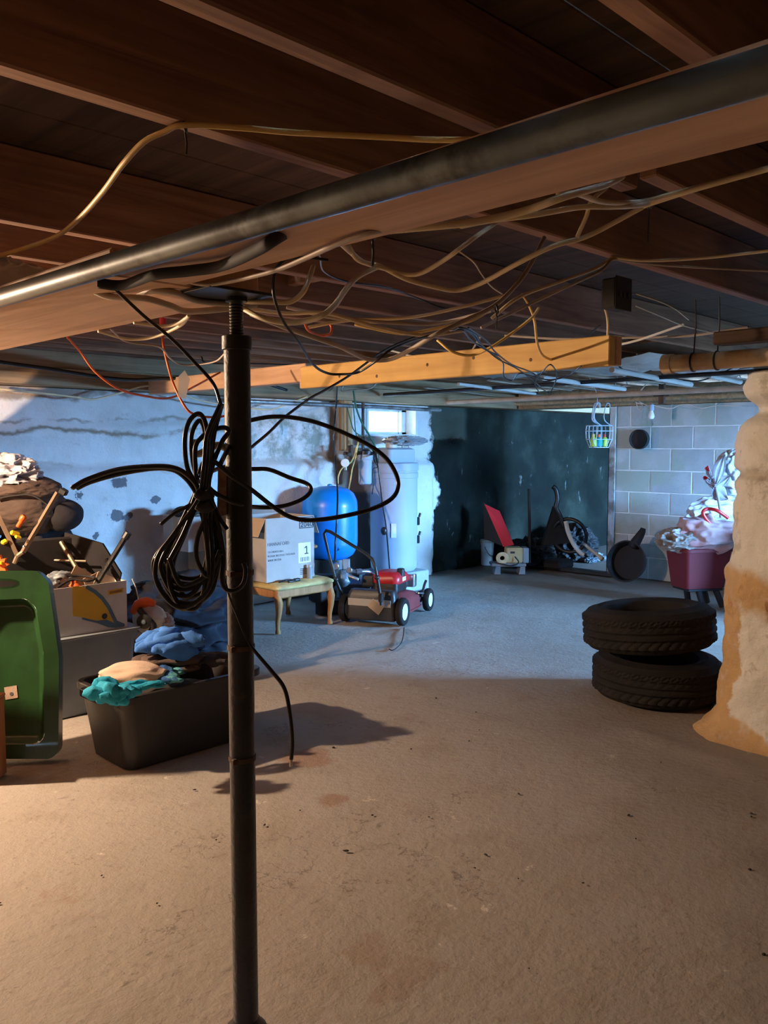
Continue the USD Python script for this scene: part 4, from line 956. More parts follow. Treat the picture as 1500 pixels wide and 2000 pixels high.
# ------------------------------------------------------------------ boxes and the armchair
def chair_leg(x, y, h=.25):
    return tube([(x, y, h), (x + .004, y - .012, h * .8), (x + .003, y - .010, h * .55), (x, y, h * .3), (x - .001, y - .002, .03), (x, y - .004, .012), (x, y - .004, .0)], [.026, .028, .021, .016, .014, .020, .019], 12)
ac = T('armchair', 'old wooden armchair with a yellow seat, carrying the big cardboard box', 'chair', (3.65, 4.65, 0))
for x, y in ((-.23, -.23), (.23, -.23), (-.23, .24), (.23, .24)):
    ac.add('leg', chair_leg(x, y), M_OAK, 60)
for a in ((-.25, .25, -.25, -.215), (-.25, .25, .215, .25)):
    ac.add('seat_rail', bx(a[0], a[1], a[2], a[3], .235, .295, .008), M_OAK)
for a in ((-.25, -.215), (.215, .25)):
    ac.add('seat_rail', bx(a[0], a[1], -.21, .21, .235, .295, .008), M_OAK)
ac.add('seat', rloft([(.245, .245, .03, .285), (.262, .262, .04, .298), (.262, .262, .04, .312), (.235, .235, .05, .328), (.0 + .12, .12, .05, .333)]), M_SEAT, 60)
for s in (-1, 1):
    y = -.03 if s > 0 else .10
    ac.add('arm_post', lathe([(.02, .30), (.022, .33), (.014, .345), (.019, .37), (.021, .40), (.014, .44), (.020, .465), (.012, .48), (.016, .515), (.012, .52)], 20, (s * .236, y, 0)), M_OAK, 60)
    ac.add('armrest', rloft([(.030, .085, .02, .515), (.036, .095, .024, .524), (.036, .095, .024, .534), (.028, .085, .02, .541)], 6, (s * .24, y + .06, 0)), M_OAK, 50)
    ac.add('back_post', tube([(s * .225, .235, .28), (s * .228, .25, .50), (s * .225, .285, .78)], .017, 10, smooth=5), M_OAK)
ac.add('back_rail', bx(-.21, .21, .262, .285, .62, .78, .008), M_OAK)
hb = T('cardboard_box', 'big cardboard moving box on the armchair, printed and labelled', 'box', (3.605, 4.695, .334))
carton(hb, .21, .19, .43, M_CARDG)
hb.add('flap', rot(cb(.40, .12, .004, .001, (0, .255, .424)), (1, 0, 0), 28, (0, .19, .424)), M_CARDG, 20)
hb.add('flap', rot(cb(.13, .37, .004, .001, (-.275, 0, .424)), (0, 1, 0), -62, (-.21, 0, .424)), M_CARD, 20)
hb.add('flap', rot(cb(.13, .37, .004, .001, (.275, 0, .424)), (0, 1, 0), 70, (.21, 0, .424)), M_CARDG, 20)
ho = np.array([-.21, -.1903, 0])
def txt(t, s, h, x, y, mt, o=ho, ux=FX, uy=UPV, name='printing', bold=False, dep=.0012):
    t.add(name, onto(mv(meshkit.text_mesh(s, h, dep, bold), (x, y, 0)), o, ux, uy), mt, 20)
txt(hb, 'HANNAFORD', .0215, .010, .245, M_INKG)
for k, (s, _w) in enumerate((('TO ORDER CALL', .16), ('PLEASE RECYCLE THIS BOX', .2), ('MADE IN USA', .1))):
    txt(hb, s, .0125, .012, .198 - .028 * k, M_INKG)
hb.add('stamp_frame', onto(poly(sbox(.285, .345, .412, .424).difference(sbox(.291, .351, .406, .418)), .0012), ho, FX, UPV), M_INK, 20)
txt(hb, '20400', .032, .293, .356, M_INK, bold=True)
txt(hb, 'KEEP', .020, .300, .395, M_INK, bold=True)
hb.add('label', onto(poly(sbox(.275, .105, .385, .245), .0008), ho, FX, UPV), M_LABEL, 20)
txt(hb, '1', .055, .322, .165, M_INK, dep=.002)
hb.add('barcode', onto(cat(*[poly(sbox(.295 + .009 * k, .115, .295 + .009 * k + (.003, .005, .002)[k % 3], .145), .002) for k in range(9)]), ho, FX, UPV), M_INKG, 20)
hb.add('printing', onto(cat(*[poly(sbox(.29, .025 + .012 * k, .40, .031 + .012 * k), .0012) for k in range(4)]), ho, FX, UPV), M_INKG, 20)
so = np.array([-.2103, .19, 0])
hb.add('stamp_frame', onto(poly(sbox(.30, .335, .362, .42), .0012), so, (0, -1, 0), UPV), M_INKG, 20)
bc = T('spray_can', 'small pale blue can on the armchair seat in front of the box', 'can', (3.745, 4.475, .328))
bc.add('can', lathe([(0, 0), (.018, 0), (.019, .004), (.019, .07), (.012, .082), (0, .083)], 18), M_GREYTOTE)
bc.add('cap', lathe([(.012, .08), (.012, .098), (0, .10)], 14), M_WHITE)
solo('cable_plug', cat(tube([(3.47, 4.47, .336), (3.52, 4.45, .345), (3.56, 4.47, .338), (3.60, 4.45, .336), (3.57, 4.43, .337), (3.52, 4.43, .336)], .007, 8, smooth=6), bx(3.58, 3.63, 4.43, 4.46, .328, .35, .006)), M_BLACK, 'black plug and lead lying on the armchair seat', 'plug', True)
cb2 = T('cardboard_box', 'brown cardboard box on the floor behind the armchair', 'box', (3.47, 5.15, 0))
cb2.add('body', cb(.34, .33, .52, .003), M_CARD, 20)
cb2.add('tape', cb(.05, .332, .522, .002), M_TANPIPE, 20)
cb3 = T('cardboard_box', 'pale cardboard box seen through the cable coil, stacked on a brown box', 'box', (3.26, 5.14, .523), .05)
cb3.add('body', cb(.34, .30, .24, .003), M_CARDG, 20)
cb3.add('tape', cb(.342, .05, .242, .002), M_CARD, 20)
solo('cloth_cap', blob((3.15, 5.10, .79), (.09, .08, .04), 71, .2, 2, 4), M_GRIME, 'dark cloth on the pale cardboard box behind the coil', 'cloth', 80)

# ------------------------------------------------------------------ pressure tank, softener and plumbing by the window
tk = T('pressure_tank', 'glossy blue well pressure tank standing left of the white softener', 'tank', (4.51, 5.13, 0))
tk.add('body', lathe([(0, .31), (.06, .312), (.13, .33), (.19, .37), (.218, .42), (.225, .47), (.225, .76), (.220, .81), (.195, .865), (.15, .90), (.09, .918), (.03, .925), (0, .926)], 56), M_BLUE, 40)
tk.add('stand', lathe([(.165, 0), (.175, .005), (.165, .34), (.155, .34)], 40), M_BLACK)
tk.add('air_valve', lathe([(.0, .92), (.02, .922), (.02, .936), (.010, .94), (0, .942)], 16), M_BLUE)
tk.add('name_plate', onto(poly(Polygon([(0, 0), (.012, .01), (.004, .03)]), .001), (4.51 + .225 * -.42, 5.13 - .225 * .91, .42), (.9, -.42, 0), UPV), M_INK, 20, world=True)
wsx = T('water_softener', 'tall white water softener tank on a block below the window', 'water softener', (5.24, 5.12, .17))
wsx.add('tank', lathe([(0, 0), (.18, 0), (.198, .02), (.203, .06), (.205, .80), (.207, .84), (0, .84)], 56), M_WHITE, 40)
wsx.add('collar', lathe([(.205, .80), (.212, .802), (.212, .845), (.206, .85), (.206, .862), (.214, .864), (.214, .925), (.207, .932), (0, .935)], 56), M_WHITE, 40)
wsx.add('control_head', rloft([(.15, .10, .03, .93), (.165, .115, .04, .95), (.165, .115, .04, 1.045), (.14, .09, .04, 1.06), (.0 + .1, .06, .03, 1.062)], 6), M_WHITE, 40)
wsx.add('bypass_cylinder', lathe([(.045, 1.05), (.05, 1.055), (.05, 1.13), (.046, 1.14), (0, 1.14)], 24, (-.07, -.04, 0)), M_OFFWHITE)
for x in (.02, .10):
    wsx.add('hook', tube([(x, -.08, 1.06), (x, -.09, 1.11), (x + .02, -.09, 1.12), (x + .03, -.09, 1.09)], .006, 8, smooth=4), M_GREYC)
for z in (.26, .42):
    wsx.add('drain_clip', cat(cb(.03, .035, .07, .006, (.178, -.118, z - .035)), cyl((.19, -.125, z + .035), (.20, -.13, z + .07), .010, 10)), M_BLACK)
wsx.add('rating_label', onto(poly(sbox(-.022, -.06, .022, .06), .001), (5.24 - .205 * .72, 5.12 - .206 * .70, .17 + .36), (.70, -.72, 0), UPV), M_LABEL, 20, world=True)
solo('plastic_wrap', blob((5.32, 5.06, 1.29), (.19, .10, .035), 81, .4, 2.8, 5, True), M_CLEAR, 'crumpled clear plastic lying on the softener head', 'plastic', 80)
bs = T('block_pad', 'two grey concrete blocks under the white softener', 'concrete block', (5.24, 5.12, 0))
bs.add('concrete_block', bx(-.215, .215, -.225, -.005, 0, .168, .008), M_BLOCK[0]); bs.add('concrete_block', bx(-.215, .215, .0, .22, 0, .168, .008), M_BLOCK[1])
wf = T('water_filter', 'white water filter canister hanging by the softener', 'filter', pY(712, 945, 5.15))
fz = pY(713, 946, 5.15)
wf.add('canister', mv(rot(lathe([(0, 0), (.045, .0), (.055, .012), (.058, .20), (.066, .205), (.066, .245), (0, .245)], 28), (1, -1, 0), -6), fz), M_WHITE, 40, world=True)
wf.add('cap', mv(rot(lathe([(.0, .245), (.068, .245), (.068, .275), (.05, .29), (0, .292)], 28), (1, -1, 0), -6), fz), M_BLACK, 40, world=True)
wf.add('fitting', tube([pY(673, 886, 5.22), pY(690, 888, 5.22), pY(712, 884, 5.2), pY(731, 883, 5.2)], .018, 12), M_RUST, world=True)
wf.add('fitting', tube([pY(684, 870, 5.22), pY(688, 902, 5.22)], .024, 12), M_RUST, world=True)
wf.add('pressure_gauge', mv(onto(lathe([(0, 0), (.035, 0), (.035, .02), (.03, .024), (0, .024)], 24), (0, 0, 0), CR, UPV), pY(674, 904, 5.1)), M_LABEL, world=True)
wf.add('fitting', tube([pY(675, 890, 5.18), pY(674, 900, 5.15), pY(675, 918, 5.15)], .012, 10), M_STEEL, world=True)
solo('riser_pipe', tube([pY(709, 786, 5.2), pY(709, 882, 5.2)], .013, 12), M_BLACKIRON, 'thin dark pipe coming straight down onto the white filter', 'pipe')
vb = T('wooden_board', 'upright tan board against the wall beside the window', 'board', pY(674, 880, 5.36))
p0, p1 = pY(664, 880, 5.38), pY(685, 880, 5.38)
vb.add('board', bx(p0[0] + .035, p1[0], 5.355, 5.39, p0[2], 1.70, .003), wood('tan_board', (.62, .42, .22), (.42, .27, .13), 'z', .7), 20, world=True)
vb.add('board', bx(p0[0], p0[0] + .035, 5.365, 5.395, p0[2] + .0, 1.70, .003), wood('brown_board', (.36, .20, .09), (.22, .12, .05), 'z', .7), 20, world=True)
def wallwire(lb, pts, r, mt, y=5.12): return solo('wall_wire', tube([pY(a, b, c[0] if c else y) for a, b, *c in pts], r, 8, smooth=6), mt, lb, 'wire', True)
wallwire('black wire hanging straight down in front of the blue tank', [(660, 720, 4.7), (657, 785), (653, 830), (651, 860), (655, 900), (659, 960, 4.9), (658, 1010, 4.8), (655, 1060, 4.8), (654, 1095, 4.75)], .007, M_CABLE)
wallwire('cream wire curving left from the filter to the dark streak', [(697, 870), (692, 890), (683, 905), (668, 915), (661, 930), (660, 945)], .006, M_YELLOWC)
wallwire('cream wire dropping from the filter behind the blue tank', [(700, 860), (695, 890), (688, 915), (684, 940), (679, 965, 5.3)], .006, M_YELLOWC)
wallwire('green wire slanting from the joists to the softener head', [(690, 760), (695, 793), (705, 822), (718, 845), (728, 862), (735, 880), (738, 900, 4.9)], .0075, M_GREENC)
wallwire('thin green wire left of the slanting one', [(690, 790), (692, 815), (694, 838), (697, 858)], .0045, M_GREENC)
wallwire('thin olive wire by the tan board, bowing right', [(678, 796), (684, 818), (690, 838), (699, 848), (708, 852)], .005, M_GREENC)
wallwire('black cord hanging down the front of the softener', [(733, 885, 4.95), (737, 905, 4.85), (742, 940, 4.83), (747, 985, 4.83), (753, 1020, 4.83), (757, 1060, 4.83), (761, 1112, 4.83)], .006, M_CABLE)
wallwire('short black cord curling at the softener rim', [(731, 885, 4.95), (731, 900, 4.88), (737, 912, 4.85), (728, 918, 4.86), (729, 945, 4.86), (727, 965, 4.87)], .004, M_CABLE)
solo('float_ball', blob(pY(750, 1037, 4.82), (.028, .028, .034), 3, .05), M_BLACK, 'black ball on the cord in front of the softener', 'ball', True)

pu = T('well_pump', 'grey well pump with dark motor and pipe fittings below the blue tank', 'pump', pz(668, 1185, 0))
pg = lambda x, y, d: pD(x, y, d)
pu.add('base', mv(rot(cb(.26, .16, .10, .012), (0, 0, 1), -30), pz(660, 1195, 0) * [1, 1, 0]), M_GRIME, world=True)
pu.add('motor', tube([pg(598, 1133, 6.25), pg(603, 1133, 6.25), pg(648, 1134, 6.15), pg(655, 1134, 6.15)], [.03, .052, .052, .04], 20), M_BLACKIRON, 40, world=True)
pu.add('motor_stand', mv(cb(.07, .07, .20, .006), pg(628, 1145, 6.2) * [1, 1, 0]), M_GRIME, world=True)
pu.add('housing', blob(pg(668, 1130, 6.1), (.055, .07, .065), 5, .12, 1.5, 4), M_GREYPL, 60, world=True)
pu.add('switch_box', mv(rot(cb(.055, .04, .075, .006), (0, 0, 1), -45), pg(676, 1112, 6.1)), M_GREYTOTE, world=True)
pu.add('gauge', mv(onto(lathe([(0, 0), (.027, 0), (.027, .02), (.022, .024), (0, .024)], 20), (0, 0, 0), CR, UPV), pg(655, 1106, 6.05)), M_CHROME, world=True)
pu.add('gauge', mv(onto(lathe([(0, 0), (.022, 0), (.022, .02), (.018, .024), (0, .024)], 20), (0, 0, 0), CR, UPV), pg(682, 1113, 6.02)), M_CHROME, world=True)
pu.add('pipe', tube([pg(684, 1114, 6.1), pg(697, 1117, 6.1), pg(710, 1116, 6.12), pg(722, 1118, 6.15), pg(726, 1130, 6.2)], .016, 10, smooth=4), M_CHROME, True, world=True)
pu.add('coupling', tube([pg(696, 1117, 6.1), pg(706, 1116, 6.11)], .022, 12), M_CHROME, world=True)
pu.add('pipe', tube([pg(668, 1120, 6.1), pg(690, 1128, 6.05), pg(700, 1132, 6.05)], .012, 10, smooth=4), M_STEEL, True, world=True)
tbx = T('toolbox', 'dull grey paint-spattered metal box between the pump and the mower', 'box', pz(690, 1188, 0) * [1, 1, 0], -.6)
tbx.add('body', rloft([(.115, .085, .015, 0), (.12, .09, .015, .02), (.12, .09, .015, .165), (.11, .08, .015, .175)]), M_GREYPL)
tbx.add('lid', rloft([(.122, .092, .015, .172), (.122, .092, .015, .20), (.10, .07, .02, .215)]), M_GREYPL)
tbx.add('handle', tube([(-.05, 0, .205), (-.045, 0, .235), (.045, 0, .235), (.05, 0, .205)], .008, 8), M_BLACK)

# ------------------------------------------------------------------ lawn mower
mw = T('lawn_mower', 'red petrol lawn mower with folded black handle on the open floor', 'lawn mower', (4.363, 4.318, 0), math.radians(23.8))
mw.add('deck', rloft([(.25, .185, .09, .045), (.255, .19, .10, .06), (.25, .185, .10, .13), (.21, .16, .09, .165), (.13, .12, .08, .185), (.12, .11, .06, .19)], 8), M_DECK, 45)
mw.add('deck_skirt', rloft([(.262, .196, .10, .05), (.262, .196, .10, .062), (.25, .185, .10, .066)], 8), M_DECK, 45)
def wheel(x, y, r, s):
    prof = [(.0, -.022), (r * .62, -.022), (r * .64, -.016), (r * .98, -.020), (r, -.012), (r, .012), (r * .98, .020), (r * .64, .016), (r * .62, .022), (0, .022)]
    tyre = rot(lathe([(r * .60, -.02), (r * .92, -.022), (r, -.012), (r, .012), (r * .92, .022), (r * .60, .02)], 40), (1, 0, 0), 90)
    hub = rot(lathe([(0, -.024), (r * .16, -.026), (r * .2, -.018), (r * .45, -.012), (r * .60, -.021), (r * .63, -.02), (r * .63, .018), (0, .018)], 36), (1, 0, 0), 90)
    cap = rot(lathe([(0, -.03), (r * .10, -.028), (r * .10, -.02), (0, -.02)], 14), (1, 0, 0), 90)
    fl_ = 1 if s < 0 else -1
    p_ = mw.add('wheel', mv(tyre, (x, y, r)), M_RUBBER, 40)
    flip = (lambda q: q) if s < 0 else (lambda q: rot(q, (0, 0, 1), 180))
    mw.add('hub', mv(flip(rot(hub, (1, 0, 0), 180) if False else hub), (x, y, r)), M_OFFWHITE, 40, under=p_)
    mw.add('hub_cap', mv(flip(cap), (x, y, r)), M_BLACK, 40, under=p_)
for x, y, r, s in ((-.285, -.215, .098, -1), (-.285, .215, .098, 1), (.285, -.215, .086, -1), (.285, .215, .086, 1)):
    wheel(x, y, r, s)
mw.add('wheel_bracket', cat(cb(.11, .05, .09, .02, (.25, -.165, .07)), tube([(.20, -.19, .12), (.23, -.2, .20), (.26, -.205, .235)], .010, 8, smooth=4)), M_BLACK)
mw.add('wheel_bracket', cat(cb(.11, .05, .09, .02, (.25, .165, .07))), M_BLACK)
mw.add('height_lever', tube([(.13, -.19, .16), (.30, -.205, .13)], .006, 8), M_CHROME)
mw.add('rear_flap', rloft([(.055, .175, .02, .035), (.060, .185, .03, .05), (.055, .18, .03, .20), (.035, .165, .03, .24), (.02, .15, .02, .245)], 6, (-.30, 0, 0)), M_TOTE)
mw.add('warning_label', bx(-.362, -.359, -.155, .165, .135, .185, .001), M_CARDG)
mw.add('warning_label', mv(rot(bx(-.0015, .0015, -.05, .05, -.035, .035, .001), (1, 0, 0), 35), (-.363, -.045, .135)), M_CARD)
mw.add('engine_block', rloft([(.11, .095, .03, .18), (.115, .10, .03, .20), (.11, .095, .03, .26), (.09, .08, .03, .27)], 6, (.03, 0, 0)), M_BLACKIRON)
mw.add('engine_shroud', rloft([(.115, .10, .04, .245), (.125, .11, .05, .255), (.125, .11, .05, .295), (.105, .09, .05, .325), (.07, .06, .04, .333)], 8, (.04, .0, 0)), M_RED, 45)
mw.add('air_filter', rloft([(.06, .05, .02, .22), (.065, .055, .02, .235), (.06, .05, .02, .30)], 6, (-.02, .13, 0)), M_BLACK)
mw.add('fuel_cap', lathe([(0, .30), (.028, .30), (.028, .35), (.02, .355), (0, .356)], 18, (.02, -.09, 0)), M_BLACK)
mw.add('muffler', rloft([(.03, .05, .012, .20), (.034, .054, .014, .21), (.034, .054, .014, .285), (.028, .05, .012, .295)], 6, (.17, -.10, 0)), M_CHROME)
mw.add('engine_label', bx(.0, .07, -.1115, -.1095, .262, .292, .0005), M_LABEL)
mw.add('handle', tube([pD(672, 1180, 5.98), pD(671, 1168, 5.98), pD(655, 1130, 6.0), pD(643, 1085, 6.02), pD(633, 1042, 6.03), pD(637, 1036, 6.02), pD(646, 1039, 6.0), pD(680, 1060, 5.88), pD(714, 1081, 5.78), pD(727, 1092, 5.74), pD(733, 1108, 5.72), pD(738, 1135, 5.72), pD(743, 1165, 5.72), pD(745, 1182, 5.72)], .0115, 12), M_BLACK, 60, world=True)
mw.add('handle_knob', cat(*[mv(trimesh.creation.icosphere(2, .018), pD(*q)) for q in ((656, 1132, 5.98), (736, 1128, 5.70))]), M_BLACK, True, world=True)
mw.add('handle_clip', cat(mv(rot(cb(.03, .03, .06, .006), (0, 0, 1), 20), pD(744, 1176, 5.70)), mv(rot(cb(.03, .03, .06, .006), (0, 0, 1), 20), pD(671, 1178, 5.97))), M_BLACK, world=True)
solo('starter_cord', tube([pD(789, 1222, 5.5) * [1, 1, 0] + [0, 0, .03]] + [pz(x, y, .004) for x, y in ((789, 1226), (788, 1240), (784, 1255), (774, 1266), (766, 1270), (760, 1268))], .0035, 6, smooth=6), M_GRIME, 'thin dark cord trailing on the floor from the mower wheel', 'cord', True)

# ------------------------------------------------------------------ tyres by the chimney
def tyre(R_, w_, r0, seed):
    n = 132
    prof = [(r0, .03), (r0 + .01, .012), (r0 + .05, .0), (R_ - .07, .004), (R_ - .03, .015), (R_ - .012, .035)]
    tread = []
    for k, z in enumerate(np.linspace(.04, w_ - .04, 13)):
        tread.append((R_ - (.009 if k in (3, 6, 9) else 0), z))
    prof = prof + tread + [(a, w_ - b) for a, b in prof[::-1]]
    prof += [(r0 - .012, w_ - .05), (r0 - .012, .05), (r0, .03)]
    m_ = lathe(prof, n)
    v = np.array(m_.vertices); th = np.arctan2(v[:, 1], v[:, 0]); r = np.hypot(v[:, 0], v[:, 1])
    on = (r > R_ - .02)
    blk = (np.sin(th * 44 + 6 * np.sin(v[:, 2] * 40)) > .75)
    k_ = 1 - on * blk * .006 / R_
    v[:, :2] *= k_[:, None]
    return trimesh.Trimesh(v, m_.faces, process=False)
t1 = T('tyre', 'lower of two stacked worn tyres beside the chimney', 'tyre', (3.905, 1.972, 0), .3)
t1.add('tread_and_sidewall', tyre(.315, .215, .19, 1), M_RUBBER, 30)
t2 = T('tyre', 'upper of two stacked worn tyres beside the chimney', 'tyre', (3.90, 2.012, .243), 0)
tu = CR * .75 - CF * .66
t2.add('tread_and_sidewall', rot(tyre(.322, .215, .19, 2), np.cross(tu, UPV), 5.0), M_RUBBER, 30)

# ------------------------------------------------------------------ along the block partition
v0 = pX(1250, 858, 7.29)
vt = T('duct_opening', 'round black duct opening in the block wall', 'duct', v0)
RY = (0, 1, 0)
vt.add('collar', mv(rot(lathe([(.085, -.02), (.092, -.02), (.092, .035), (.085, .035), (.083, -.02)], 40), RY, -90), (0, 0, 0)), M_GRIME)
vt.add('dark_disc', mv(rot(lathe([(0, .0), (.086, .0), (.086, .006), (0, .006)], 36), RY, -90), (0, 0, 0)), M_GRIME)  # dark disc painted for the shade inside the duct
bb = T('light_bulb', 'unlit white bulb in a socket hanging before the block wall', 'bulb', pX(1272, 820, 6.9))
bp = pX(1272, 819, 6.9)
bb.add('bulb', mv(lathe([(0, 0), (.018, .004), (.028, .02), (.026, .04), (.016, .065), (.014, .08)], 20), bp), M_LABEL, 40, world=True)
bb.add('socket', mv(lathe([(.0, .075), (.020, .075), (.024, .08), (.024, .125), (.012, .135), (0, .136)], 20), bp), M_WHITE, 40, world=True)
bb.add('wire', tube([bp + [0, 0, .13]] + [pX(x, y, 6.9) for x, y in ((1268, 793), (1255, 788), (1243, 783), (1246, 797), (1252, 800), (1254, 790), (1240, 780))] + [np.array([6.9, 3.59, 1.86])], .005, 6, smooth=6), M_WHITEC, True, world=True)
bb.add('wire', tube([bp + [0, 0, .13]] + [pX(x, y, 6.9) for x, y in ((1285, 794), (1310, 798), (1325, 792), (1345, 790), (1370, 797), (1400, 792), (1450, 793))], .005, 6, smooth=6), M_WHITEC, True, world=True)
sh = T('wire_basket', 'white wire shower basket hanging by hooks with bottles in it', 'basket', pD(1170, 874, 7.25))
q0 = pD(1170, 874, 7.25)
SX, SY = CR * math.cos(.5) + CF * math.sin(.5), CF * math.cos(.5) - CR * math.sin(.5)
bpt = lambda x, y, z: q0 + SX * x + SY * y + UPV * z
def bloop(z, hx, hy): return [bpt(hx * math.copysign(abs(math.cos(t)) ** .6, math.cos(t)), hy * math.copysign(abs(math.sin(t)) ** .6, math.sin(t)), z) for t in np.linspace(0, 2 * np.pi, 25)[:-1]]
for z, hx, hy in ((.0, .085, .05), (.07, .115, .07), (.14, .12, .075), (.185, .115, .07)):
    sh.add('hoop', tube(bloop(z, hx, hy), .0042, 6, True), M_WHITE, True, world=True)
for k, t in enumerate(np.linspace(0, 2 * np.pi, 15)[:-1]):
    c_, s_ = math.copysign(abs(math.cos(t)) ** .6, math.cos(t)), math.copysign(abs(math.sin(t)) ** .6, math.sin(t))
    sh.add('rib', tube([bpt(0, 0, 0), bpt(.085 * c_, .05 * s_, 0), bpt(.115 * c_, .07 * s_, .07), bpt(.12 * c_, .075 * s_, .14), bpt(.115 * c_, .07 * s_, .185)], .0035, 6), M_WHITE, True, world=True)
for k, (a, y) in enumerate(((-.105, -.05), (-.07, .0), (-.04, .05), (.03, -.02))):
    sh.add('hook', tube([bpt(a + .10, y * .5, .185), bpt(a + .02, y, .22), bpt(a, y, .26), bpt(a + .01, y, .33), bpt(a + .03, y, .375), bpt(a + .06, y, .37), bpt(a + .065, y, .335)], .0045, 6, smooth=5), M_WHITE, True, world=True)
sh.add('suspension_wire', tube([bpt(-.03, 0, .37), bpt(-.03, 0, .45), np.array([bpt(-.03, 0, 0)[0], 3.93, 1.86])], .003, 6), M_WHITEC, True, world=True)
for nm, lb, x, c, c2 in (('shampoo_bottle', 'lime bottle lying at the left of the wire basket', -.065, M_LIME, M_YELLOW), ('shampoo_bottle', 'pale green bottle in the middle of the wire basket', 0.0, M_TEAL, M_ORANGE), ('shampoo_bottle', 'lime bottle leaning at the right of the wire basket', .06, M_LIME, M_RED)):
    sb_ = T(nm, lb, 'bottle', bpt(x, 0, .008))
    sb_.add('bottle', lathe([(0, 0), (.026, 0), (.029, .01), (.029, .06), (.018, .078), (.010, .082), (0, .083)], 18), c, 40)
    sb_.add('cap', lathe([(.011, .08), (.013, .082), (.013, .105), (0, .107)], 14), c2, 40)
tb_ = T('round_tub', 'black round tub on its side with a handle, against the block wall', 'tub', pz(1230, 1130, 0) * [1, 1, 0])
ctr = pD(1230, 1092, 7.62)
ctr[2] = .188
axis_tilt = rot(lathe([(0, .0), (.15, .0), (.16, .01), (.182, .09), (.19, .092), (.19, .102), (.178, .102), (.155, .02), (0, .016)], 40), (0, 1, 0), -78)
tb_.add('tub', mv(axis_tilt, ctr + [0.02, 0, 0]), M_SOOT, 40, world=True)
tb_.add('handle', tube([ctr + [0, -.03, .15], ctr + [.0, -.06, .20], ctr + [.02, -.10, .28], ctr + [.03, -.11, .32]], [.05, .045, .032, .022], 10, smooth=5), M_SOOT, True, world=True)
cr0 = pD(1362, 1145, 6.55)
cr_ = T('plastic_bin', 'crimson plastic bin on a dark stand, heaped with bags', 'bin', (cr0[0], cr0[1], cr0[2]), A45 + .25)
cr_.add('bin', tub(.205, .15, .315, .035, .02, .005, .03), M_REDDARK)
cr_.add('handle', rloft([(.03, .05, .012, .285), (.035, .055, .014, .29), (.035, .055, .014, .312), (.03, .05, .012, .316)], 5, (-.235, 0, 0)), M_REDDARK)
st = T('stand', 'dark stand holding the crimson bin off the floor', 'stand', (cr0[0], cr0[1], 0), A45 + .25)
zt = cr0[2]
st.add('top', cb(.30, .22, .02, .004, (0, 0, zt - .022)), M_SOOT)
for x, y in ((-.05, -.08), (.12, -.08), (-.05, .08), (.12, .08)):
    st.add('leg', tube([(x * .9, y, zt - .02), (x + .04, y * 1.2, 0)], .024, 8), M_SOOT)
bgc = pD(1375, 1043, 6.5)
solo('clear_bag', blob(pD(1325, 1055, 6.45) + [0, 0, .0], (.15, .12, .085), 91, .22, 1.8, 5, True, A45, oc=3), M_HAZE, 'clear plastic bag slumping over the bin edge', 'bag', 80)
solo('pink_bag', blob(pD(1375, 1043, 6.46), (.24, .15, .15), 93, .16, 1.2, 5, True, A45, oc=3), M_PINK, 'pinkish plastic bag filling the crimson bin', 'bag', 80)
solo('white_bag', blob(pD(1396, 1004, 6.95), (.27, .12, .14), 95, .18, 1.3, 5, True, A45 + .3, oc=3), M_BAG, 'white plastic bag heaped behind the pink one on the bin', 'bag', 80)
solo('red_hoop', tube([pD(x, y, 6.35) for x, y in ((1410, 1040), (1395, 1030), (1380, 1015), (1373, 1003), (1376, 996), (1386, 994))] + [pD(x, y, 6.3) for x, y in ((1400, 997), (1414, 1006), (1422, 1012))], .013, 10, smooth=5), M_RED, 'red hoop handle on top of the bags', 'handle', True)
pl2 = T('feather_plume', 'grey plume with red tips and a white bag sticking up behind the bin', 'plume', pD(1415, 965, 6.7))
def leafm(a, b, wd, D, mt, nm='frond'):
    A, B = pD(*a, D), pD(*b, D)
    d = B - A; n_ = np.cross(d / np.linalg.norm(d), CF)
    pl2.add(nm, sheet(lambda u, v: A + d * u[..., None] + n_ * ((v - .5) * wd * np.sin(np.pi * np.clip(u * .9 + .08, 0, 1)))[..., None] + CF * (.03 * np.sin(u * 3) + .008 * np.sin(v * 14))[..., None], 14, 9, .004), mt, 60, world=True)
for a, b, wd in (((1398, 945), (1416, 888), .10), ((1396, 950), (1426, 930), .09), ((1394, 952), (1422, 975), .13), ((1396, 948), (1378, 934), .04), ((1390, 935), (1383, 911), .035), ((1398, 955), (1392, 930), .08)):
    leafm(a, b, wd, 6.7, M_TEXTILEGREY)
leafm((1384, 920), (1383, 910), .03, 6.68, M_RED, 'frond_tip'); leafm((1382, 934), (1375, 935), .03, 6.68, M_RED, 'frond_tip')
pl2.add('stem', tube([pD(1398, 952, 6.7), pD(1405, 985, 6.72), pD(1408, 1010, 6.75)], .012, 8, smooth=4), M_TEXTILEGREY, True, world=True)
solo('white_bag', blob(pD(1428, 925, 6.85), (.12, .10, .17), 97, .18, 1.4, 5, True, A45, oc=3), M_BAG, 'white plastic bag behind the grey plume, by the chimney', 'bag', 80)

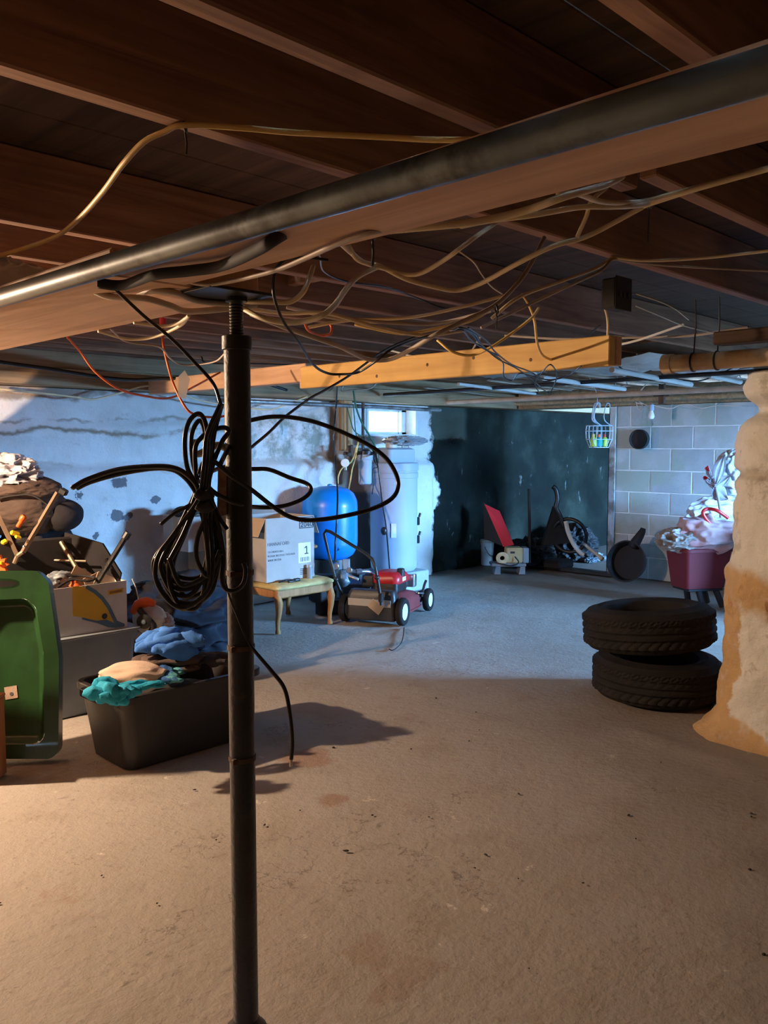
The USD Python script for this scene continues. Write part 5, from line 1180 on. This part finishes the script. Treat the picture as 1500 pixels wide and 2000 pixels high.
# to the right of the frame: unseen tubs added to shade the floor and lower block wall
for k, (x, y, z, lb) in enumerate(((6.42, 1.62, 0, 'unseen tub added to shade the floor, bottom of the left stack'), (6.42, 1.62, .39, 'unseen tub added to shade the floor, top of the left stack'), (6.98, 1.70, 0, 'unseen tub added to shade the floor, bottom of the right stack'), (6.98, 1.70, .39, 'unseen tub added to shade the floor, top of the right stack'))):
    q_ = T('storage_tote', lb, 'tote', (x, y, z))
    q_.add('body', tub(.23, .21, .365, .02), M_TOTE)
    q_.add('lid', rloft([(.25, .23, .04, .362), (.255, .235, .04, .368), (.255, .235, .04, .38), (.23, .21, .04, .385)]), M_TOTE)

# ------------------------------------------------------------------ junk in the dark recess
rb = T('red_board', 'red plastic panel leaning open in the dark recess', 'panel', pz(985, 1105, 0) * [1, 1, 0])
rd = lambda pts, d: np.array([pD(x, y, d + e) for x, y, e in pts])
rb.add('panel', slab(rd([(946, 984, .05), (976, 998, .05), (1004, 1064, -.15), (983, 1068, -.15)], 8.25), CF * .02), M_RED, 20, world=True)
rb.add('side', slab(rd([(944, 980, .06), (947, 984, .05), (984, 1068, -.14), (946, 1052, .06)], 8.27), CF * .015), M_GRIME, 20, world=True)
bk_ = T('bucket', 'white bucket with a grey lid next to the red panel', 'bucket', pz(950, 1103, 0) * [1, 1, 0])
bk_.add('body', lathe([(0, 0), (.062, 0), (.065, .01), (.078, .24), (0, .24)], 28), M_OFFWHITE)
bk_.add('lid', lathe([(.0, .236), (.084, .236), (.086, .245), (.086, .268), (.07, .275), (0, .276)], 28), M_GREYC)
bk_.add('bail', tube([(-.07, -.03, .20), (-.06, -.07, .13), (.0, -.085, .10), (.06, -.07, .13), (.07, -.03, .2)], .003, 6, smooth=5), M_BLACK)
so_ = T('step_stool', 'tan step stool with a slot on grey feet, in front of the red panel', 'stool', pz(985, 1119, 0) * [1, 1, 0], A45)
so_.add('body', cb(.16, .16, .15, .01, (.09, .02, .105)), M_TAN)
so_.add('slot', rloft([(.022, .001, .001, .20), (.022, .002, .001, .22)], 3, (.07, -.0605, 0)), M_INK)
so_.add('side', cb(.06, .16, .15, .008, (.20, .02, .105)), M_GREYTOTE)
so_.add('foot_board', cb(.34, .20, .03, .008, (.03, .0, .075)), M_GREYTOTE)
for x in (-.08, .16): so_.add('foot', slab([(x - .03, -.09, 0), (x + .03, -.09, 0), (x - .015, -.09, .08), (x + .03, -.09, .08)], (0, .18, 0)), M_GREYTOTE, 20)
so_.add('coil', cat(*[ring((-.03, -.06, .155 + 0 * k), .03 + .012 * k, .009, (0, 1, .2), 22, 6) for k in range(3)]), M_CREAM, True)
so_.add('cord', tube([(-.12, -.09, .12), (-.02, -.12, .10), (.05, -.13, .09), (.12, -.12, .12), (.09, -.075, .17)], .006, 6, smooth=5), M_BLACK, True)
tube_p = tube([pD(x, y, 8.0) for x, y in ((1105, 1018), (1110, 1040), (1120, 1062), (1133, 1079), (1141, 1083))], .021, 12, smooth=5)
pv = T('white_pipe', 'bent white plastic pipe standing in the dark junk', 'pipe', pz(1141, 1098, 0) * [1, 1, 0]); pv.add('pipe', tube_p, M_OFFWHITE, True, world=True)
pv2 = T('white_pipe', 'short straight white pipe lying by the partition end', 'pipe', pz(1170, 1095, 0) * [1, 1, 0]); pv2.add('pipe', tube([pD(1140, 1062, 8.2), pD(1168, 1085, 7.95)], .016, 12), M_OFFWHITE, True, world=True)
pv2.add('pipe_end', tube([pD(1167, 1084, 7.96), pD(1176, 1092, 7.9)], [.018, .024], 14), M_OFFWHITE, True, world=True)
solo('trash_bag', blob(pz(1035, 1105, 0) * [1, 1, 0] + [0, 0, .13], (.24, .20, .16), 101, .25, 2.0, 5, True, 0, .003), M_SOOT, 'black bag on the floor right of the tan stool', 'bag', 80)
solo('trash_bag', blob(pz(1085, 1100, 0) * [1, 1, 0] + [.40, .02, .16], (.24, .20, .20), 103, .25, 2.0, 5, True, 0, .003), M_SOOT, 'black bag heaped behind the bent white pipe', 'bag', 80)
vac = T('upright_vacuum', 'black upright vacuum with curved handle at the back of the recess', 'vacuum', pD(1090, 1090, 8.5) * [1, 1, 0])
vac.add('handle', tube([pD(x, y, 8.35) for x, y in ((1080, 950), (1086, 957), (1089, 975), (1086, 992), (1094, 1008), (1102, 1030))], .024, 10, smooth=5), M_BLACK, True, world=True)
vac.add('body', slab(rd([(1083, 990, 0), (1092, 995, 0), (1120, 1060, 0), (1060, 1065, .0)], 8.4), CF * .10), M_SOOT, 20, world=True)
vac.add('hose', ring(pD(1112, 1046, 8.35), .17, .018, (1, .3, .15), 40, 10), M_BLACK, True, world=True)
vac.add('base', mv(cb(.28, .22, .10, .03), pD(1090, 1090, 8.5) * [1, 1, 0]), M_SOOT, world=True)
solo('pole', tube([pD(1033, 955, 8.55), pD(1034, 1010, 8.5), pD(1034, 1100, 8.4)], .014, 8), M_GRIME, 'thin dark pole standing behind the black bags', 'pole')
for k, (x, y, s) in enumerate(((1155, 1085, .05), (1165, 1068, .07), (1128, 1090, .04))):
    solo('scrap', blob(pz(x, 1098 - 4 * k, 0) * [1, 1, 0] + [0, 0, s * .5], (s * 1.6, s, s * .6), 110 + k, .4, 2.5, 3, True, k, .002), (M_GREYPL, M_GREYTOTE, M_GRIME)[k], ('small grey scrap by the foot of the bent white pipe', 'pale scrap of plastic behind the short white pipe', 'dark scrap between the two white pipes')[k], 'scrap', 60)
solo('wooden_plank', bx(*(lambda p: (p[0] - .05, p[0] + .06, p[1] - .45, p[1] + .55))(pz(1130, 1118, 0)), .0, .035, .006), M_TOTE, 'low dark plank on the floor across the recess mouth', 'plank')

# ------------------------------------------------------------------ pipes, wires and fixtures under the far joists
ORD_ = ('first', 'second', 'third', 'fourth', 'fifth', 'sixth')
tp = T('tan_pipe', 'tan pipe with black straps lying on top of the chimney', 'pipe', (3.42, 1.2, 1.57))
pa_, pb_ = np.array([3.42, 1.72, 1.595]), np.array([3.42, .2, 1.595])
tp.add('pipe', tube([pa_, pb_], .036, 24), M_TANPIPE, 40, world=True)
tp.add('end_cap', tube([pa_ + [0, .012, 0], pa_ + [0, -.03, 0]], .041, 24), M_TANPIPE, 40, world=True)
for y in (1.60, 1.50): tp.add('strap', cat(ring((3.42, y, 1.595), .038, .004, (0, 1, 0), 24, 6), tube([(3.42, y, 1.63), (3.43, y, 1.75), (3.42, y, 1.85)], .003, 6)), M_BLACK, True, world=True)
jb = T('junction_box', 'black junction box on the side of a far joist', 'junction box', pz(1205, 578, 1.80))
j0 = pz(1207, 578, 1.80)
jb.add('box', cb(.105, .06, .11, .006, (j0[0], j0[1] + .01, j0[2] - .05)), M_GRIME, 20, world=True)
jb.add('cover', cb(.115, .006, .12, .003, (j0[0], j0[1] - .022, j0[2] - .055)), M_GRIME, 20, world=True)
for k in range(3): jb.add('knockout', onto(lathe([(0, 0), (.010, 0), (.010, .004), (0, .004)], 14), (j0[0] - .03 + .03 * k, j0[1] - .025, j0[2]), (1, 0, 0), UPV), M_BLACK, 20, world=True)
jb.add('hanger', cb(.02, .02, 1.86 - j0[2] - .05, .002, (j0[0], j0[1] + .01, j0[2] + .05)), M_GRIME, 20, world=True)
for k, (a, c, lb) in enumerate((((1195, 722), (1350, 751), 'brightest white plastic pipe under the far joists, left of the chimney top'), ((1058, 738), (1220, 760), 'white plastic pipe above the wire basket'), ((895, 750), (1045, 769), 'white plastic pipe above the small window side'), ((1385, 733), (1446, 746), 'short white pipe right next to the chimney top'))):
    solo('ceiling_pipe', tube([pz(*a, 1.69), pz(*c, 1.69)], .017 if k != 2 else .012, 14), M_OFFWHITE, lb, 'pipe')
solo('ceiling_pipe', tube([(6.15, -.34, 1.665), (6.15, 5.3, 1.655)], .022, 14), M_GREYC, 'long dull pipe crossing under the far joists', 'pipe')
solo('ceiling_pipe', tube([(5.2, .0, 1.70), (5.25, 5.25, 1.69)], .014, 12), M_BLACKIRON, 'thin black pipe crossing under the far joists', 'pipe')
solo('ceiling_pipe', tube([(6.75, -.34, 1.64), (6.7, 4.9, 1.66)], .03, 14), M_SILL, 'brown wrapped pipe just in front of the wooden header', 'pipe')
M_LATH = wood('pale_lath', (.68, .60, .46), (.46, .38, .28), 'x', .7)
LATHS = [((830, 757), (960, 772)), ((955, 743), (1115, 762)), ((1000, 766), (1180, 785)), ((1100, 753), (1270, 775)), ((1130, 731), (1290, 752)), ((1250, 743), (1400, 762)), ((1290, 770), (1430, 784))]
for k, (a, c) in enumerate(LATHS):
    solo('wooden_lath', tube([pz(*a, 1.745), pz(*c, 1.745)], .024, 4, flat=.35), M_LATH, f'pale wooden lath under the far joists, {(ORD_ + ("seventh",))[k]} of seven from the left', 'lath', 20, group='pale laths under the far joists')
rbk = T('pipe_bracket', 'rusty bracket hanging down in front of the block wall', 'bracket', pX(1293, 790, 6.4))
c_ = pX(1293, 772, 6.4)
rbk.add('drop', cb(.03, .05, .17, .004, (c_[0], c_[1], c_[2] - .07)), M_RUST, world=True)
rbk.add('cross', cb(.03, .14, .03, .004, (c_[0], c_[1], c_[2] - .01)), M_RUST, world=True)
rbk.add('rod', tube([(c_[0], c_[1], c_[2] + .09), (c_[0], c_[1], 1.86)], .006, 8), M_RUST, world=True)
rw = np.random.default_rng(12)
LW = []
for k in range(11):
    x, y = rw.uniform(3.6, 6.9), rw.uniform(1.6, 4.6)
    a = rw.uniform(0, 6.28)
    n_ = int(rw.integers(5, 8))
    pts = [(x + .3 * i * math.cos(a) + rw.uniform(-.06, .06), y + .3 * i * math.sin(a) + rw.uniform(-.06, .06), 1.845 if i in (0, n_ - 1) else 1.70 + .011 * k) for i in range(n_)]
    pts = [(min(max(p[0], 3.2), 7.15), min(max(p[1], -.5), 5.2), p[2]) for p in pts]
    LW.append((pts, rw.uniform(.004, .007), k % 4))
def across(pts): q = np.mean(pts, 0); return (q[0] - q[1]) / (q[0] + q[1])
ORD = ('first', 'second', 'third', 'fourth', 'fifth', 'sixth')
for nm, ks, mt in (('white', (0, 3), M_WHITEC), ('black', (1,), M_CABLE), ('dull grey', (2,), M_GREYC)):
    for i_, (pts, r, _) in enumerate(sorted((q for q in LW if q[2] in ks), key=lambda q: across(q[0]))):
        solo('loose_wire', tube(pts, r, 6, smooth=5), mt, f'{nm} loose wire tangled under the far joists, {ORD[i_]} such from the left', 'wire', True, group='loose wires under the far joists')
for k, (x0, x1, y) in enumerate(((4.4, 6.0, 3.38), (4.0, 5.6, 4.08), (4.9, 6.7, 2.84))):
    def fo_(u, v, x0=x0, x1=x1, y=y, k=k):
        X, Yy = x0 + (x1 - x0) * u, y + (v - .5) * .52
        q = np.stack([X * 7, Yy * 7, 0 * X + k], -1)
        return np.stack([X, Yy, 1.832 - .09 * meshkit.fbm(q, 4, 3) * np.sin(np.pi * np.clip(v, 0.02, .98))], -1)
    solo('insulation_sheet', sheet(fo_, 40, 14, .003), M_FOIL, ('crinkled pale sheeting sagging between far joists, middle strip', 'crinkled pale sheeting between far joists, nearest the window', 'crinkled pale sheeting between far joists, nearest the chimney')[k], 'sheeting', 60)
def ps(u, v):
    Yy, X = 2.08 + .75 * u, .735 + .36 * v
    q = np.stack([X * 11, Yy * 11, 0 * X], -1)
    return np.stack([X, Yy, 1.607 + .17 * np.sin(np.pi * np.clip(u * 1.1, 0, 1)) * np.sin(np.pi * np.clip(v * .9 + .08, 0, 1)) * (.5 + meshkit.fbm(q, 4, 4))], -1)
solo('plastic_sheet', sheet(ps, 40, 26, .002), M_FOIL, 'crumpled pale plastic sheet on the girder above the pipe at the left edge', 'sheeting', 60)
dr = np.random.default_rng(5)
chips = []
for k in range(46):
    x, y = dr.uniform(.6, 3.25), dr.uniform(.0, 2.75)
    s = dr.uniform(.002, .0055)
    chips.append(blob((x, y, -.002), (s * dr.uniform(.8, 2.2), s, s * .6), k, .4, 1.5, 1, False, dr.uniform(0, 6)))
solo('floor_debris', cat(*chips), M_GRIME, 'dark crumbs and chips strewn over the concrete floor', 'debris', 30, kind='stuff')
